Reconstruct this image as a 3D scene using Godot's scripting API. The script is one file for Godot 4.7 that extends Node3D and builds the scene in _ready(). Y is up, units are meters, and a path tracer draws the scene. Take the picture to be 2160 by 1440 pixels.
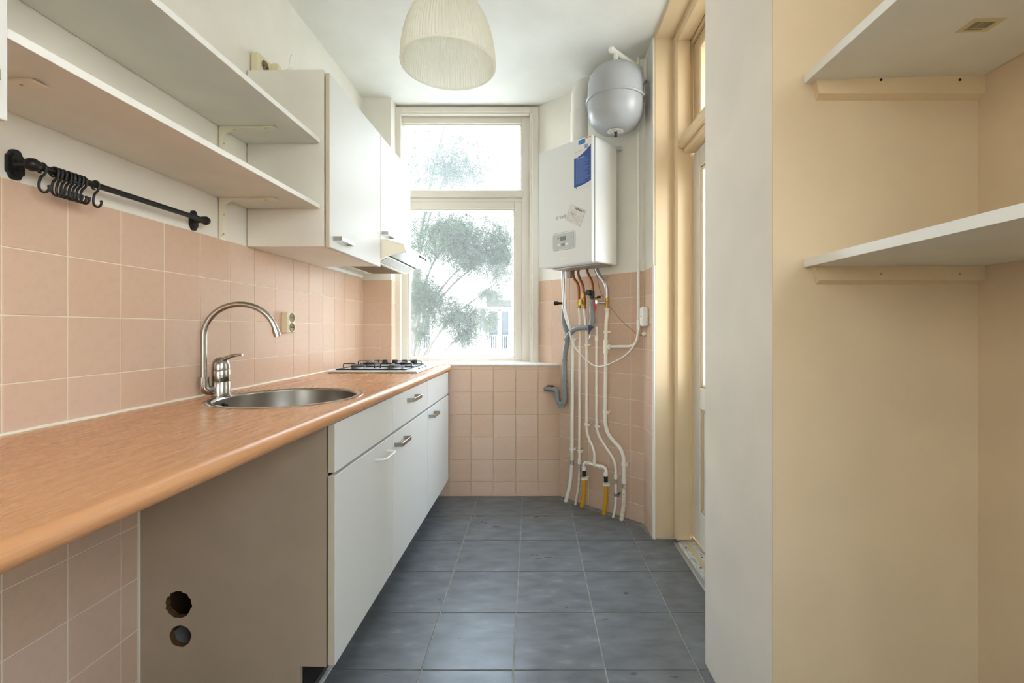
extends Node3D
# Galley kitchen. y up, metres. The room runs along -z; "d" in comments is depth = -z.

const CEIL := 2.716
var rng := RandomNumberGenerator.new()
var used := {}
var M := {}
# frame of the left wall: x = out from the wall, z = -along the wall
var TL := Transform3D(Basis(Vector3.UP, -0.01875), Vector3(-1.2146, 0, 0))
# frame of the diagonal corner wall: x = along it to the right, z = out from it
var TC := Transform3D(Basis(Vector3.UP, -0.7553), Vector3(0.193, 0, -3.09))
var st: SurfaceTool

func _ready() -> void:
	rng.seed = 7
	camera_and_light()
	materials()
	shell()
	window_front()
	door_right()
	left_upper()
	left_rail()
	base_run()
	sink_and_tap()
	hob()
	hood()
	sockets()
	boiler()
	vessel()
	pipes()
	lamp()
	alcove()
	outside()

func camera_and_light() -> void:
	var cam := Camera3D.new()
	cam.name = "camera"
	cam.position = Vector3(0, 1.133, 0)
	# 16 mm shift lens held level: the frame is shifted a little left and down
	cam.set_frustum(0.075, Vector2(-0.0021875, -0.0013542), 0.05, 400.0)
	cam.projection = Camera3D.PROJECTION_FRUSTUM
	add_child(cam)
	cam.current = true
	var e := Environment.new()
	var sky := Sky.new()
	var sm := ProceduralSkyMaterial.new()
	sm.sky_top_color = Color(0.82, 0.91, 1.0)
	sm.sky_horizon_color = Color(1.0, 0.985, 0.96)
	sm.sky_curve = 0.2
	sm.ground_horizon_color = Color(0.85, 0.85, 0.83)
	sm.ground_bottom_color = Color(0.7, 0.7, 0.68)
	sm.sun_angle_max = 0.0
	sky.sky_material = sm
	e.background_mode = Environment.BG_SKY
	e.sky = sky
	e.background_energy_multiplier = 6.0
	e.tonemap_mode = Environment.TONE_MAPPER_LINEAR
	e.tonemap_exposure = 2.6
	e.sdfgi_enabled = true
	e.ssao_enabled = true
	e.ssil_enabled = true
	var we := WorldEnvironment.new()
	we.name = "world"
	we.environment = e
	add_child(we)

# ---------------------------------------------------------------- helpers
func numbered(called: String) -> String:
	var n: int = used.get(called, 0)
	used[called] = n + 1
	return called if n == 0 else "%s_%03d" % [called, n]

func thing(called: String, label: String, category: String, xf := Transform3D(), group := "") -> Node3D:
	var o := Node3D.new()
	o.name = numbered(called)
	add_child(o)
	o.transform = xf
	o.set_meta("label", label)
	o.set_meta("category", category)
	if group != "": o.set_meta("group", group)
	return o

func struct(called: String, label := "", xf := Transform3D()) -> Node3D:
	var o := Node3D.new()
	o.name = numbered(called)
	add_child(o)
	o.transform = xf
	o.set_meta("kind", "structure")
	if label != "": o.set_meta("label", label)
	return o

func mb() -> void:
	st = SurfaceTool.new()
	st.begin(Mesh.PRIMITIVE_TRIANGLES)

func commit(called: String, m: Material, parent: Node, xf := Transform3D(), label := "") -> MeshInstance3D:
	var o := MeshInstance3D.new()
	o.name = called
	var me := st.commit()
	me.surface_set_material(0, m)
	o.mesh = me
	o.transform = xf
	parent.add_child(o, true)
	if label != "": o.set_meta("label", label)
	return o

func v(p: Vector3, n: Vector3, uv := Vector2.ZERO) -> void:
	st.set_normal(n)
	st.set_uv(uv)
	st.add_vertex(p)

func tri(a: Vector3, b: Vector3, c: Vector3, na: Vector3, nb: Vector3, nc: Vector3, ua := Vector2.ZERO, ub := Vector2.ZERO, uc := Vector2.ZERO) -> void:
	if (b - a).cross(c - a).dot(na + nb + nc) > 0.0:
		v(a, na, ua); v(c, nc, uc); v(b, nb, ub)
	else:
		v(a, na, ua); v(b, nb, ub); v(c, nc, uc)

func quad(a: Vector3, b: Vector3, c: Vector3, d: Vector3, out: Vector3) -> void:
	var n := (b - a).cross(d - a)
	if n.length_squared() < 1e-18: n = (c - b).cross(d - c)
	n = n.normalized()
	if n.dot(out) < 0.0: n = -n
	tri(a, b, c, n, n, n, Vector2(0, 1), Vector2(1, 1), Vector2(1, 0))
	tri(a, c, d, n, n, n, Vector2(0, 1), Vector2(1, 0), Vector2(0, 0))

func squad(a: Vector3, b: Vector3, c: Vector3, d: Vector3, na: Vector3, nb: Vector3, nc: Vector3, nd: Vector3, ua := Vector2.ZERO, ub := Vector2.ZERO, uc := Vector2.ZERO, ud := Vector2.ZERO) -> void:
	tri(a, b, c, na, nb, nc, ua, ub, uc)
	tri(a, c, d, na, nc, nd, ua, uc, ud)

# box from corner to corner, edges chamfered by b
func box(lo: Vector3, hi: Vector3, b := 0.0, xf := Transform3D()) -> void:
	var c := (lo + hi) / 2.0
	var h := ((hi - lo) / 2.0).abs()
	b = minf(b, minf(h.x, minf(h.y, h.z)) * 0.9)
	var i := h - Vector3(b, b, b)
	var bs := xf.basis
	for ax in 3:
		var u := (ax + 1) % 3
		var w := (ax + 2) % 3
		for s in [-1.0, 1.0]:
			var q: Array[Vector3] = []
			for k in [[-1, -1], [1, -1], [1, 1], [-1, 1]]:
				var p := Vector3.ZERO
				p[ax] = s * h[ax]
				p[u] = k[0] * i[u]
				p[w] = k[1] * i[w]
				q.append(xf * (c + p))
			var n := Vector3.ZERO
			n[ax] = s
			quad(q[0], q[1], q[2], q[3], bs * n)
	if b <= 0.0: return
	for ax in 3:
		var u := (ax + 1) % 3
		var w := (ax + 2) % 3
		for su in [-1.0, 1.0]:
			for sw in [-1.0, 1.0]:
				var q: Array[Vector3] = []
				for k in [[-1.0, 0], [1.0, 0], [1.0, 1], [-1.0, 1]]:
					var p := Vector3.ZERO
					p[ax] = k[0] * i[ax]
					p[u] = su * (h[u] if k[1] == 0 else i[u])
					p[w] = sw * (i[w] if k[1] == 0 else h[w])
					q.append(xf * (c + p))
				var n := Vector3.ZERO
				n[u] = su
				n[w] = sw
				quad(q[0], q[1], q[2], q[3], bs * n)
	for sx in [-1.0, 1.0]:
		for sy in [-1.0, 1.0]:
			for sz in [-1.0, 1.0]:
				var n := bs * Vector3(sx, sy, sz).normalized()
				tri(xf * (c + Vector3(sx * h.x, sy * i.y, sz * i.z)), xf * (c + Vector3(sx * i.x, sy * h.y, sz * i.z)), xf * (c + Vector3(sx * i.x, sy * i.y, sz * h.z)), n, n, n)

func bx(x0: float, x1: float, y0: float, y1: float, z0: float, z1: float, b := 0.0) -> void:
	box(Vector3(x0, y0, z0), Vector3(x1, y1, z1), b)

func boxpart(called: String, m: Material, parent: Node, x0: float, x1: float, y0: float, y1: float, z0: float, z1: float, b := 0.0, label := "") -> MeshInstance3D:
	mb()
	bx(x0, x1, y0, y1, z0, z1, b)
	return commit(called, m, parent, Transform3D(), label)

# polygon in xy, extruded along z, placed by xf
func prism(poly: PackedVector2Array, z0: float, z1: float, xf := Transform3D()) -> void:
	var ids := Geometry2D.triangulate_polygon(poly)
	var nz := (xf.basis * Vector3(0, 0, 1)).normalized()
	if z1 < z0:
		var t := z0
		z0 = z1
		z1 = t
	for k in range(0, ids.size(), 3):
		for zz in [z0, z1]:
			var n := nz if zz == z1 else -nz
			var a := poly[ids[k]]
			var b := poly[ids[k + 1]]
			var c := poly[ids[k + 2]]
			tri(xf * Vector3(a.x, a.y, zz), xf * Vector3(b.x, b.y, zz), xf * Vector3(c.x, c.y, zz), n, n, n, a, b, c)
	var ccw := not Geometry2D.is_polygon_clockwise(poly)
	for k in poly.size():
		var a := poly[k]
		var b := poly[(k + 1) % poly.size()]
		var e := (b - a).normalized()
		var o := Vector3(e.y, -e.x, 0) if ccw else Vector3(-e.y, e.x, 0)
		quad(xf * Vector3(a.x, a.y, z0), xf * Vector3(b.x, b.y, z0), xf * Vector3(b.x, b.y, z1), xf * Vector3(a.x, a.y, z1), xf.basis * o)

# profile of (radius, height) turned about y
func lathe(prof: Array, segs := 32, xf := Transform3D(), a0 := 0.0, a1 := TAU) -> void:
	var n := prof.size()
	var sn: Array[Vector2] = []
	for k in n - 1:
		var e: Vector2 = prof[k + 1] - prof[k]
		sn.append(Vector2(e.y, -e.x).normalized())
	for k in n - 1:
		var n0 := sn[k]
		var n1 := sn[k]
		if k > 0 and sn[k].dot(sn[k - 1]) > 0.75: n0 = (sn[k] + sn[k - 1]).normalized()
		if k < n - 2 and sn[k].dot(sn[k + 1]) > 0.75: n1 = (sn[k] + sn[k + 1]).normalized()
		var p0: Vector2 = prof[k]
		var p1: Vector2 = prof[k + 1]
		for j in segs:
			var q0 := a0 + (a1 - a0) * j / segs
			var q1 := a0 + (a1 - a0) * (j + 1) / segs
			var d0 := Vector3(cos(q0), 0, sin(q0))
			var d1 := Vector3(cos(q1), 0, sin(q1))
			var f := func(d: Vector3, p: Vector2) -> Vector3: return xf * (d * p.x + Vector3(0, p.y, 0))
			var g := func(d: Vector3, q: Vector2) -> Vector3: return (xf.basis * (d * q.x + Vector3(0, q.y, 0))).normalized()
			var ua := Vector2(float(j) / segs, float(k) / (n - 1))
			var ub := Vector2(float(j + 1) / segs, float(k) / (n - 1))
			var uc := Vector2(float(j + 1) / segs, float(k + 1) / (n - 1))
			var ud := Vector2(float(j) / segs, float(k + 1) / (n - 1))
			squad(f.call(d0, p0), f.call(d1, p0), f.call(d1, p1), f.call(d0, p1), g.call(d0, n0), g.call(d1, n0), g.call(d1, n1), g.call(d0, n1), ua, ub, uc, ud)

func smooth(pts: Array, per := 6) -> Array:
	var out: Array = []
	var n := pts.size()
	for k in n - 1:
		var a: Vector3 = pts[maxi(k - 1, 0)]
		var b: Vector3 = pts[k]
		var c: Vector3 = pts[k + 1]
		var d: Vector3 = pts[mini(k + 2, n - 1)]
		for j in per:
			var t := float(j) / per
			# centripetal-like: tangents limited by the shorter neighbour
			var l := b.distance_to(c)
			var tb := (c - a).normalized() * l
			var tc := (d - b).normalized() * l
			var t2 := t * t
			var t3 := t2 * t
			out.append(b * (2 * t3 - 3 * t2 + 1) + tb * (t3 - 2 * t2 + t) + c * (-2 * t3 + 3 * t2) + tc * (t3 - t2))
	out.append(pts[n - 1])
	return out

# round bar along a path; r may be a number or one radius per point; sq flattens it along one axis
func tube(pts: Array, r, sides := 12, caps := true, flat := 1.0) -> void:
	var n := pts.size()
	var t: Vector3 = (pts[1] - pts[0]).normalized()
	var up := Vector3.UP if absf(t.y) < 0.9 else Vector3.RIGHT
	var side := t.cross(up).normalized()
	var rings: Array = []
	var norms: Array = []
	for k in n:
		var a: Vector3 = pts[maxi(k - 1, 0)]
		var b: Vector3 = pts[mini(k + 1, n - 1)]
		var nt := (b - a).normalized()
		side = (side - nt * side.dot(nt)).normalized()
		var o := nt.cross(side).normalized()
		var rr: float = r[k] if r is Array else r
		var ring: Array[Vector3] = []
		var nn: Array[Vector3] = []
		for j in sides:
			var q := TAU * j / sides
			var dir := side * cos(q) + o * sin(q) * flat
			ring.append(pts[k] + dir * rr)
			nn.append((side * cos(q) * flat + o * sin(q)).normalized())
		rings.append(ring)
		norms.append(nn)
	for k in n - 1:
		for j in sides:
			var j2 := (j + 1) % sides
			squad(rings[k][j], rings[k][j2], rings[k + 1][j2], rings[k + 1][j], norms[k][j], norms[k][j2], norms[k + 1][j2], norms[k + 1][j])
	if caps:
		for e in [0, n - 1]:
			var nrm: Vector3 = ((pts[0] - pts[1]) if e == 0 else (pts[n - 1] - pts[n - 2])).normalized()
			for j in sides:
				tri(pts[e], rings[e][j], rings[e][(j + 1) % sides], nrm, nrm, nrm)

func ball(c: Vector3, r: float, segs := 16, sy := 1.0) -> void:
	var prof: Array = []
	for k in 11:
		var a := -PI / 2 + PI * k / 10
		prof.append(Vector2(maxf(cos(a) * r, 0.0), sin(a) * r * sy))
	lathe(prof, segs, Transform3D(Basis(), c))

# straight round bar or cone with flat ends
func rod(a: Vector3, b: Vector3, r0: float, r1 := -1.0, sides := 16) -> void:
	tube([a, b], [r0, r0 if r1 < 0 else r1], sides)

func facing(dir: Vector3) -> Basis:  # y axis along dir
	var y := dir.normalized()
	var x := y.cross(Vector3.UP if absf(y.y) < 0.9 else Vector3.RIGHT).normalized()
	return Basis(x, y, x.cross(y))

# ---------------------------------------------------------------- materials
func c8(r: int, g: int, b: int) -> Color:
	return Color8(r, g, b)

func mat(c: Color, rough: float, metal := 0.0, spec := 0.5) -> StandardMaterial3D:
	var m := StandardMaterial3D.new()
	m.albedo_color = c
	m.roughness = rough
	m.metallic = metal
	m.metallic_specular = spec
	return m

func noise(freq: float, oct := 4, sd := 1, type := FastNoiseLite.TYPE_SIMPLEX_SMOOTH) -> FastNoiseLite:
	var n := FastNoiseLite.new()
	n.noise_type = type
	n.seed = sd
	n.frequency = freq
	n.fractal_octaves = oct
	return n

func ntex(n: FastNoiseLite, stops: Array, size := 512) -> NoiseTexture2D:
	var t := NoiseTexture2D.new()
	t.width = size
	t.height = size
	t.seamless = true
	t.noise = n
	if stops.size() > 0:
		var g := Gradient.new()
		var offs := PackedFloat32Array()
		var cols := PackedColorArray()
		for s in stops:
			offs.append(s[0])
			cols.append(s[1])
		g.offsets = offs
		g.colors = cols
		t.color_ramp = g
	return t

func tri_tex(m: StandardMaterial3D, t: Texture2D, scale: Vector3, world := false) -> void:
	m.albedo_texture = t
	m.uv1_triplanar = true
	m.uv1_world_triplanar = world
	m.uv1_scale = scale

func bump(m: StandardMaterial3D, t: Texture2D, cm: float) -> void:
	m.heightmap_enabled = true
	m.heightmap_texture = t
	m.heightmap_scale = cm

func grey(a: float) -> Color:
	return Color(a, a, a)

func materials() -> void:
	var soft := ntex(noise(0.012, 4, 3), [[0.0, grey(0.955)], [1.0, grey(1.0)]], 256)
	var orange := ntex(noise(0.05, 3, 5), [[0.0, grey(0.3)], [1.0, grey(0.7)]], 256)
	# painted plaster
	for q in [["plaster", c8(240, 235, 222)], ["ceiling", c8(241, 238, 229)], ["column", c8(237, 228, 213)], ["cream", c8(220, 197, 162)]]:
		var m := mat(q[1], 0.75)
		tri_tex(m, soft, Vector3(0.7, 0.7, 0.7))
		bump(m, orange, 0.06)
		M[q[0]] = m
	M.plain_white = mat(c8(236, 234, 226), 0.5)
	# wall tiles: four firings of one pink
	var speck := ntex(noise(0.06, 3, 9), [[0.0, grey(0.975)], [0.6, grey(1.0)], [1.0, grey(0.99)]], 256)
	var wav := ntex(noise(0.01, 2, 12), [[0.0, grey(0.0)], [1.0, grey(1.0)]], 256)
	M.tiles = []
	for q in [[214, 183, 158], [212, 180, 154], [215, 185, 161], [212, 182, 157]]:
		var m := mat(c8(q[0], q[1], q[2]), 0.3, 0.0, 0.3)
		tri_tex(m, speck, Vector3(2, 2, 2))
		bump(m, wav, 0.012)
		M.tiles.append(m)
	M.grout = mat(c8(236, 222, 198), 0.9)
	# floor tiles: streaked slate grey
	M.floors = []
	for k in 3:
		var m := mat(Color.WHITE, 0.38)
		var t := ntex(noise(0.013, 6, 31 + k), [[0.1, c8(92, 94, 96)], [0.45, c8(104, 107, 110)], [0.75, c8(112, 115, 118)], [1.0, c8(134, 136, 136)]], 512)
		tri_tex(m, t, Vector3(0.8, 1.0, 2.0))
		m.uv1_offset = Vector3(0.31 * k, 0, 0.17 * k)
		m.roughness_texture = ntex(noise(0.02, 4, 41 + k), [[0.0, grey(0.7)], [1.0, grey(1.0)]], 256)
		bump(m, orange, 0.03)
		M.floors.append(m)
	M.floor_bed = mat(c8(168, 165, 155), 0.95)
	tri_tex(M.floor_bed, ntex(noise(0.03, 4, 8), [[0.0, grey(0.8)], [1.0, grey(1.0)]], 256), Vector3(2, 2, 2))
	# beech-print worktop
	var w := mat(Color.WHITE, 0.3)
	var wt := ntex(noise(0.022, 5, 21), [[0.0, c8(197, 137, 90)], [0.45, c8(203, 145, 97)], [0.6, c8(205, 148, 100)], [1.0, c8(209, 153, 105)]], 512)
	tri_tex(w, wt, Vector3(9.0, 9.0, 0.22))
	w.roughness_texture = ntex(noise(0.02, 4, 22), [[0.3, grey(0.85)], [0.8, grey(1.0)]], 256)
	M.wood = w
	M.chipboard = mat(c8(120, 84, 42), 0.95)
	tri_tex(M.chipboard, ntex(noise(0.12, 3, 23), [[0.0, grey(0.5)], [1.0, grey(1.0)]], 256), Vector3(6, 6, 6))
	# melamine and lacquer
	M.melamine = mat(c8(236, 231, 218), 0.42)
	tri_tex(M.melamine, soft, Vector3(1, 1, 1))
	M.door = mat(c8(222, 221, 215), 0.45, 0.0, 0.3)
	M.door_edge = mat(c8(206, 192, 166), 0.55)
	M.panel = mat(c8(180, 160, 136), 0.5)
	tri_tex(M.panel, soft, Vector3(1, 1, 1))
	M.edge_band = mat(c8(240, 238, 230), 0.45)
	M.cream_plastic = mat(c8(236, 228, 206), 0.4)
	M.old_plastic = mat(c8(226, 214, 178), 0.4)
	M.socket_hole = mat(c8(120, 106, 66), 0.5)
	M.white_plastic = mat(c8(240, 238, 232), 0.35)
	M.dark_gap = mat(c8(30, 28, 24), 0.9)
	M.black_metal = mat(c8(26, 26, 26), 0.42, 0.3)
	M.black_plastic = mat(c8(28, 28, 28), 0.45)
	M.steel = mat(c8(176, 171, 162), 0.22, 1.0)
	M.steel_dull = mat(c8(178, 175, 168), 0.42, 1.0)
	M.chrome = mat(c8(208, 208, 206), 0.16, 1.0)
	M.sink = mat(c8(158, 152, 143), 0.3, 1.0)
	M.enamel = mat(c8(232, 230, 222), 0.22)
	M.cast = mat(c8(36, 38, 40), 0.5)
	M.burner = mat(c8(150, 152, 150), 0.4, 0.8)
	# timber joinery
	M.cream_paint = mat(c8(222, 198, 160), 0.4)
	M.cream_paint.heightmap_enabled = true
	M.cream_paint.heightmap_texture = orange
	M.cream_paint.heightmap_scale = 0.04
	M.cream_paint.uv1_triplanar = true
	M.frame_paint = mat(c8(226, 218, 204), 0.42)
	M.white_paint = mat(c8(236, 233, 222), 0.4)
	M.worn = mat(Color.WHITE, 0.7)
	tri_tex(M.worn, ntex(noise(0.03, 5, 51), [[0.0, c8(120, 118, 112)], [0.4, c8(186, 184, 178)], [1.0, c8(214, 213, 208)]], 256), Vector3(5, 5, 2))
	M.straw = mat(c8(196, 174, 126), 0.8)
	# glass
	var gl := StandardMaterial3D.new()
	gl.albedo_color = Color(1, 1, 1, 0.04)
	gl.transparency = BaseMaterial3D.TRANSPARENCY_ALPHA
	gl.roughness = 0.02
	gl.metallic_specular = 0.2
	M.glass = gl
	for q in [["haze_heavy", 0.09], ["haze", 0.04]]:  # bright-window haze put into a pale film over the panes
		var m := mat(Color(0.97, 0.985, 1.0, q[1]), 0.9, 0.0, 0.0)
		m.transparency = BaseMaterial3D.TRANSPARENCY_ALPHA
		m.backlight_enabled = true
		m.backlight = Color(1, 1, 1)
		M[q[0]] = m
	var vg := StandardMaterial3D.new()
	vg.albedo_color = Color(0.78, 0.86, 0.8, 0.7)
	vg.transparency = BaseMaterial3D.TRANSPARENCY_ALPHA
	vg.roughness = 0.3
	M.visor = vg
	# boiler and pipes
	M.boiler = mat(c8(234, 235, 232), 0.36)
	M.boiler_side = M.boiler
	M.tank = mat(c8(172, 175, 178), 0.3)
	M.pipe_paint = mat(c8(246, 241, 228), 0.4)
	tri_tex(M.pipe_paint, ntex(noise(0.05, 4, 61), [[0.0, grey(0.97)], [1.0, grey(1.0)]], 256), Vector3(3, 3, 3))
	M.chipped = mat(Color.WHITE, 0.6)
	tri_tex(M.chipped, ntex(noise(0.07, 3, 62), [[0.0, c8(96, 88, 76)], [0.24, c8(132, 122, 104)], [0.29, c8(226, 217, 196)], [1.0, c8(234, 226, 208)]], 256), Vector3(3, 3, 3))
	M.copper = mat(c8(150, 92, 52), 0.38, 0.75)
	M.brass = mat(c8(178, 140, 74), 0.34, 0.9)
	M.galv = mat(c8(196, 200, 200), 0.3, 0.9)
	M.drain = mat(c8(134, 138, 138), 0.45)
	M.yellow = mat(c8(216, 160, 22), 0.55)
	M.yellow_tap = mat(c8(224, 206, 60), 0.5)
	M.red = mat(c8(196, 30, 34), 0.45)
	M.navy = mat(c8(46, 52, 78), 0.45)
	M.flue = mat(c8(238, 235, 226), 0.4)
	M.brown_cable = mat(c8(150, 120, 90), 0.6)
	var sh := mat(Color(0.97, 0.97, 0.94, 0.6), 0.35)
	sh.transparency = BaseMaterial3D.TRANSPARENCY_ALPHA
	sh.backlight_enabled = true
	sh.backlight = Color(0.95, 0.94, 0.88)
	M.shade = sh

# ---------------------------------------------------------------- room shell
func joint_tile(parent: Node, x0: float, x1: float, y0: float, y1: float, thick := 0.009) -> void:
	var j := 0.0015
	mb()
	box(Vector3(-(x1 - x0) / 2 + j, -(y1 - y0) / 2 + j, -thick), Vector3((x1 - x0) / 2 - j, (y1 - y0) / 2 - j, 0), 0.0008)
	var tilt := Basis.from_euler(Vector3(rng.randf_range(-0.0025, 0.0025), rng.randf_range(-0.0025, 0.0025), 0))
	commit("tile", M.tiles[rng.randi() % 4], parent, Transform3D(tilt, Vector3((x0 + x1) / 2, (y0 + y1) / 2, rng.randf_range(-0.0003, 0.0004))))

func face_grid(parent: Node, xs: Array, ys: Array, xf: Transform3D, skip = null) -> void:
	# tiles in the xy plane of xf, facing +z
	for i in xs.size() - 1:
		for k in ys.size() - 1:
			if skip != null and skip.call(i, k): continue
			var holder := Node3D.new()
			joint_tile(parent, xs[i], xs[i + 1], ys[k], ys[k + 1])
			var t := parent.get_child(parent.get_child_count() - 1) as Node3D
			t.transform = xf * t.transform
			holder.free()

func shell() -> void:
	var fl := struct("floor", "grey slate-look floor tiles with pale joints")
	mb()
	bx(-1.5, 1.25, -0.12, -0.0025, -3.3, 2.4)
	commit("screed", M.floor_bed, fl)
	var area := PackedVector2Array([Vector2(-0.692, -0.5), Vector2(1.088, -0.5), Vector2(1.088, 1.112), Vector2(0.588, 1.112), Vector2(0.588, 1.553), Vector2(0.748, 1.553), Vector2(0.748, 2.40), Vector2(0.755, 2.435), Vector2(0.655, 2.445), Vector2(0.622, 2.62), Vector2(0.30, 2.925), Vector2(0.16, 3.05), Vector2(0.13, 3.083), Vector2(-0.692, 3.083)])
	var cx := [-0.981, -0.674, -0.367, -0.062, 0.245, 0.5535, 0.861, 1.168]
	var cd := [3.083, 2.766, 2.443, 2.129, 1.820, 1.513, 1.205, 0.898, 0.59, 0.283, -0.025, -0.332, -0.64]
	for i in cx.size() - 1:
		for k in cd.size() - 1:
			var x0: float = cx[i] + 0.0029
			var x1: float = cx[i + 1] - 0.0029
			var d1: float = cd[k] - 0.0029
			var d0: float = cd[k + 1] + 0.0029
			var rect := PackedVector2Array([Vector2(x0, d0), Vector2(x1, d0), Vector2(x1, d1), Vector2(x0, d1)])
			for poly in Geometry2D.intersect_polygons(rect, area):
				mb()
				prism(poly, -0.009, rng.randf_range(-0.0003, 0.0003), Transform3D(Basis(Vector3(1, 0, 0), Vector3(0, 0, -1), Vector3(0, 1, 0)), Vector3.ZERO))
				commit("tile", M.floors[rng.randi() % 3], fl)
	var f2 := struct("floor", "brown wood floor added behind the viewer, toned to bounce light")
	boxpart("bounce_boards", mat(c8(180, 154, 120), 0.5), f2, -1.2, 1.09, -0.009, -0.0005, 0.65, 2.2)  # unseen patch added to bounce light up onto the shelf undersides
	# left wall with its tiled splash zone
	var wl := struct("wall_left", "white plaster wall above pink ceramic tiles behind the worktop", TL)
	mb()
	bx(-0.16, -0.004, -0.05, CEIL + 0.04, -3.4, 2.4)
	commit("plaster", M.plaster, wl)
	mb()
	bx(-0.006, -0.0016, 0.0, 1.4775, -3.12, 0.7)
	commit("grout", M.grout, wl)
	var us := [0.28, 0.43, 0.58, 0.73, 0.878, 1.0273, 1.1707, 1.319, 1.4704, 1.6258, 1.7802, 1.932, 2.088, 2.239, 2.388, 2.541, 2.687, 2.83, 2.985, 3.105]
	var ys := [0.0, 0.072, 0.226, 0.382, 0.541, 0.697, 0.853, 1.008, 1.165, 1.320, 1.4765]
	var xs: Array = []
	for u in us: xs.append(u)
	# here local x runs along the wall: turn the grid so that +z faces the room
	var lf := Transform3D(Basis(Vector3(0, 0, -1), Vector3(0, 1, 0), Vector3(1, 0, 0)), Vector3.ZERO)
	face_grid(wl, xs, ys, lf, func(i, k): return k < 6 and us[i] > 1.42)
	# front wall below the window sill
	var wf := struct("wall_front", "pink tiled wall below the window sill")
	mb()
	bx(-1.4, 0.255, -0.05, 0.884, -3.5, -3.0955)
	commit("masonry", M.grout, wf)
	face_grid(wf, [-0.78, -0.634, -0.5715 + 0.005, -0.4135, -0.2625, -0.1105, 0.0415, 0.193], [0.0, 0.0966, 0.248, 0.402, 0.554, 0.708, 0.86, 0.8835], Transform3D(Basis(), Vector3(0, 0, -3.09)))
	# pier left of the window
	var pl := struct("pillar", "narrow pier left of the window, white above and pink tiles below")
	mb()
	bx(-1.4, -0.962, -0.05, CEIL + 0.04, -3.38, -3.112)
	commit("plaster", M.plaster, pl)
	mb()
	bx(-1.2, -0.9602, 0.87, 1.471, -3.2, -3.1102)
	commit("grout", M.grout, pl)
	var pys := [0.902, 1.007, 1.164, 1.314, 1.47]
	face_grid(pl, [-1.157, -1.032, -0.9585], pys, Transform3D(Basis(), Vector3(0, 0, -3.108)))
	face_grid(pl, [3.109, 3.222], pys, Transform3D(Basis(Vector3(0, 0, -1), Vector3(0, 1, 0), Vector3(-1, 0, 0)) * Basis(Vector3.UP, PI), Vector3(-0.957, 0, 0)) if false else Transform3D(Basis(Vector3(0, 0, -1), Vector3(0, 1, 0), Vector3(1, 0, 0)), Vector3(-0.958, 0, 0)))
	# diagonal corner wall
	var wc := struct("wall_corner", "diagonal corner wall, white above and pink tiles below, behind the boiler", TC)
	mb()
	bx(-0.36, 0.66, -0.05, CEIL + 0.04, -0.3, -0.004)
	commit("plaster", M.plaster, wc)
	mb()
	bx(-0.23, 0.632, 0.0, 1.4745, -0.02, -0.0016)
	commit("grout", M.grout, wc)
	face_grid(wc, [-0.215, -0.0745, 0.080, 0.2347, 0.3892, 0.5437, 0.631], [0.0, 0.1, 0.253, 0.406, 0.559, 0.712, 0.864, 1.017, 1.169, 1.322, 1.4735], Transform3D(), func(i, k): return i == 0 and k < 5)
	# short right wall before the balcony door
	var wr := struct("wall_right", "short right wall between boiler corner and balcony door")
	mb()
	bx(0.657, 1.25, -0.05, CEIL + 0.04, -3.2, -2.462)
	commit("plaster", M.plaster, wr)
	mb()
	bx(0.6548, 0.75, 0.0, 1.474, -2.7, -2.465)
	commit("grout", M.grout, wr)
	face_grid(wr, [-2.655, -2.52, -2.466], [0.0, 0.1, 0.253, 0.406, 0.559, 0.712, 0.864, 1.017, 1.169, 1.322, 1.4735], Transform3D(Basis(Vector3(0, 0, 1), Vector3(0, 1, 0), Vector3(-1, 0, 0)), Vector3(0.653, 0, 0)))
	# column between the door and the alcove
	var col := struct("wall_column", "smooth off-white wall end between balcony door and shelf alcove")
	mb()
	bx(0.59, 1.25, -0.05, CEIL + 0.04, -1.549, -1.118)
	commit("plaster", M.column, col)
	var al := struct("wall_alcove", "cream painted alcove walls behind the right shelves")
	mb()
	bx(0.59, 1.25, -0.05, CEIL + 0.04, -1.118, -1.115)
	bx(1.093, 1.25, -0.05, CEIL + 0.04, -1.1205, -0.05)
	bx(1.093, 1.25, -0.05, CEIL + 0.04, 1.65, 2.4)
	bx(1.093, 1.25, -0.05, 1.25, -0.05, 1.65)
	bx(1.093, 1.25, 2.6, CEIL + 0.04, -0.05, 1.65)
	commit("plaster", M.cream, al)
	# rear of the room behind the camera, with unseen windows added for fill daylight
	var rr := struct("wall_rear", "plain white wall behind the viewer with one added window")
	mb()
	bx(-1.45, -1.15, -0.05, CEIL + 0.04, 2.2, 2.4)
	bx(-0.35, 1.25, -0.05, CEIL + 0.04, 2.2, 2.4)
	bx(-1.15, -0.35, -0.05, 1.0, 2.2, 2.4)
	bx(-1.15, -0.35, 2.45, CEIL + 0.04, 2.2, 2.4)
	commit("plaster", M.plaster, rr)
	var w4 := struct("window_4", "plain white window added in the rear wall for fill daylight")  # unseen, added to brighten the alcove
	mb()
	frame_rect(-1.15, -0.35, 1.0, 2.45, 0.06, 0.06, 0.06, 0.06, 2.27, 2.33, 0.004)
	commit("frame", M.white_paint, w4)
	boxpart("pane", M.glass, w4, -1.09, -0.41, 1.06, 2.39, 2.298, 2.302)
	var w2 := struct("window_2", "wide white window added behind the viewer for fill daylight")  # unseen, added to light the left wall from behind the camera
	mb()
	for q in [[-0.05, 0.01, 1.25, 2.6], [1.59, 1.65, 1.25, 2.6], [0.01, 1.59, 1.25, 1.31], [0.01, 1.59, 2.53, 2.6], [0.77, 0.83, 1.31, 2.53]]:
		bx(1.14, 1.20, q[2], q[3], q[0], q[1], 0.004)
	commit("frame", M.white_paint, w2)
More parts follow.
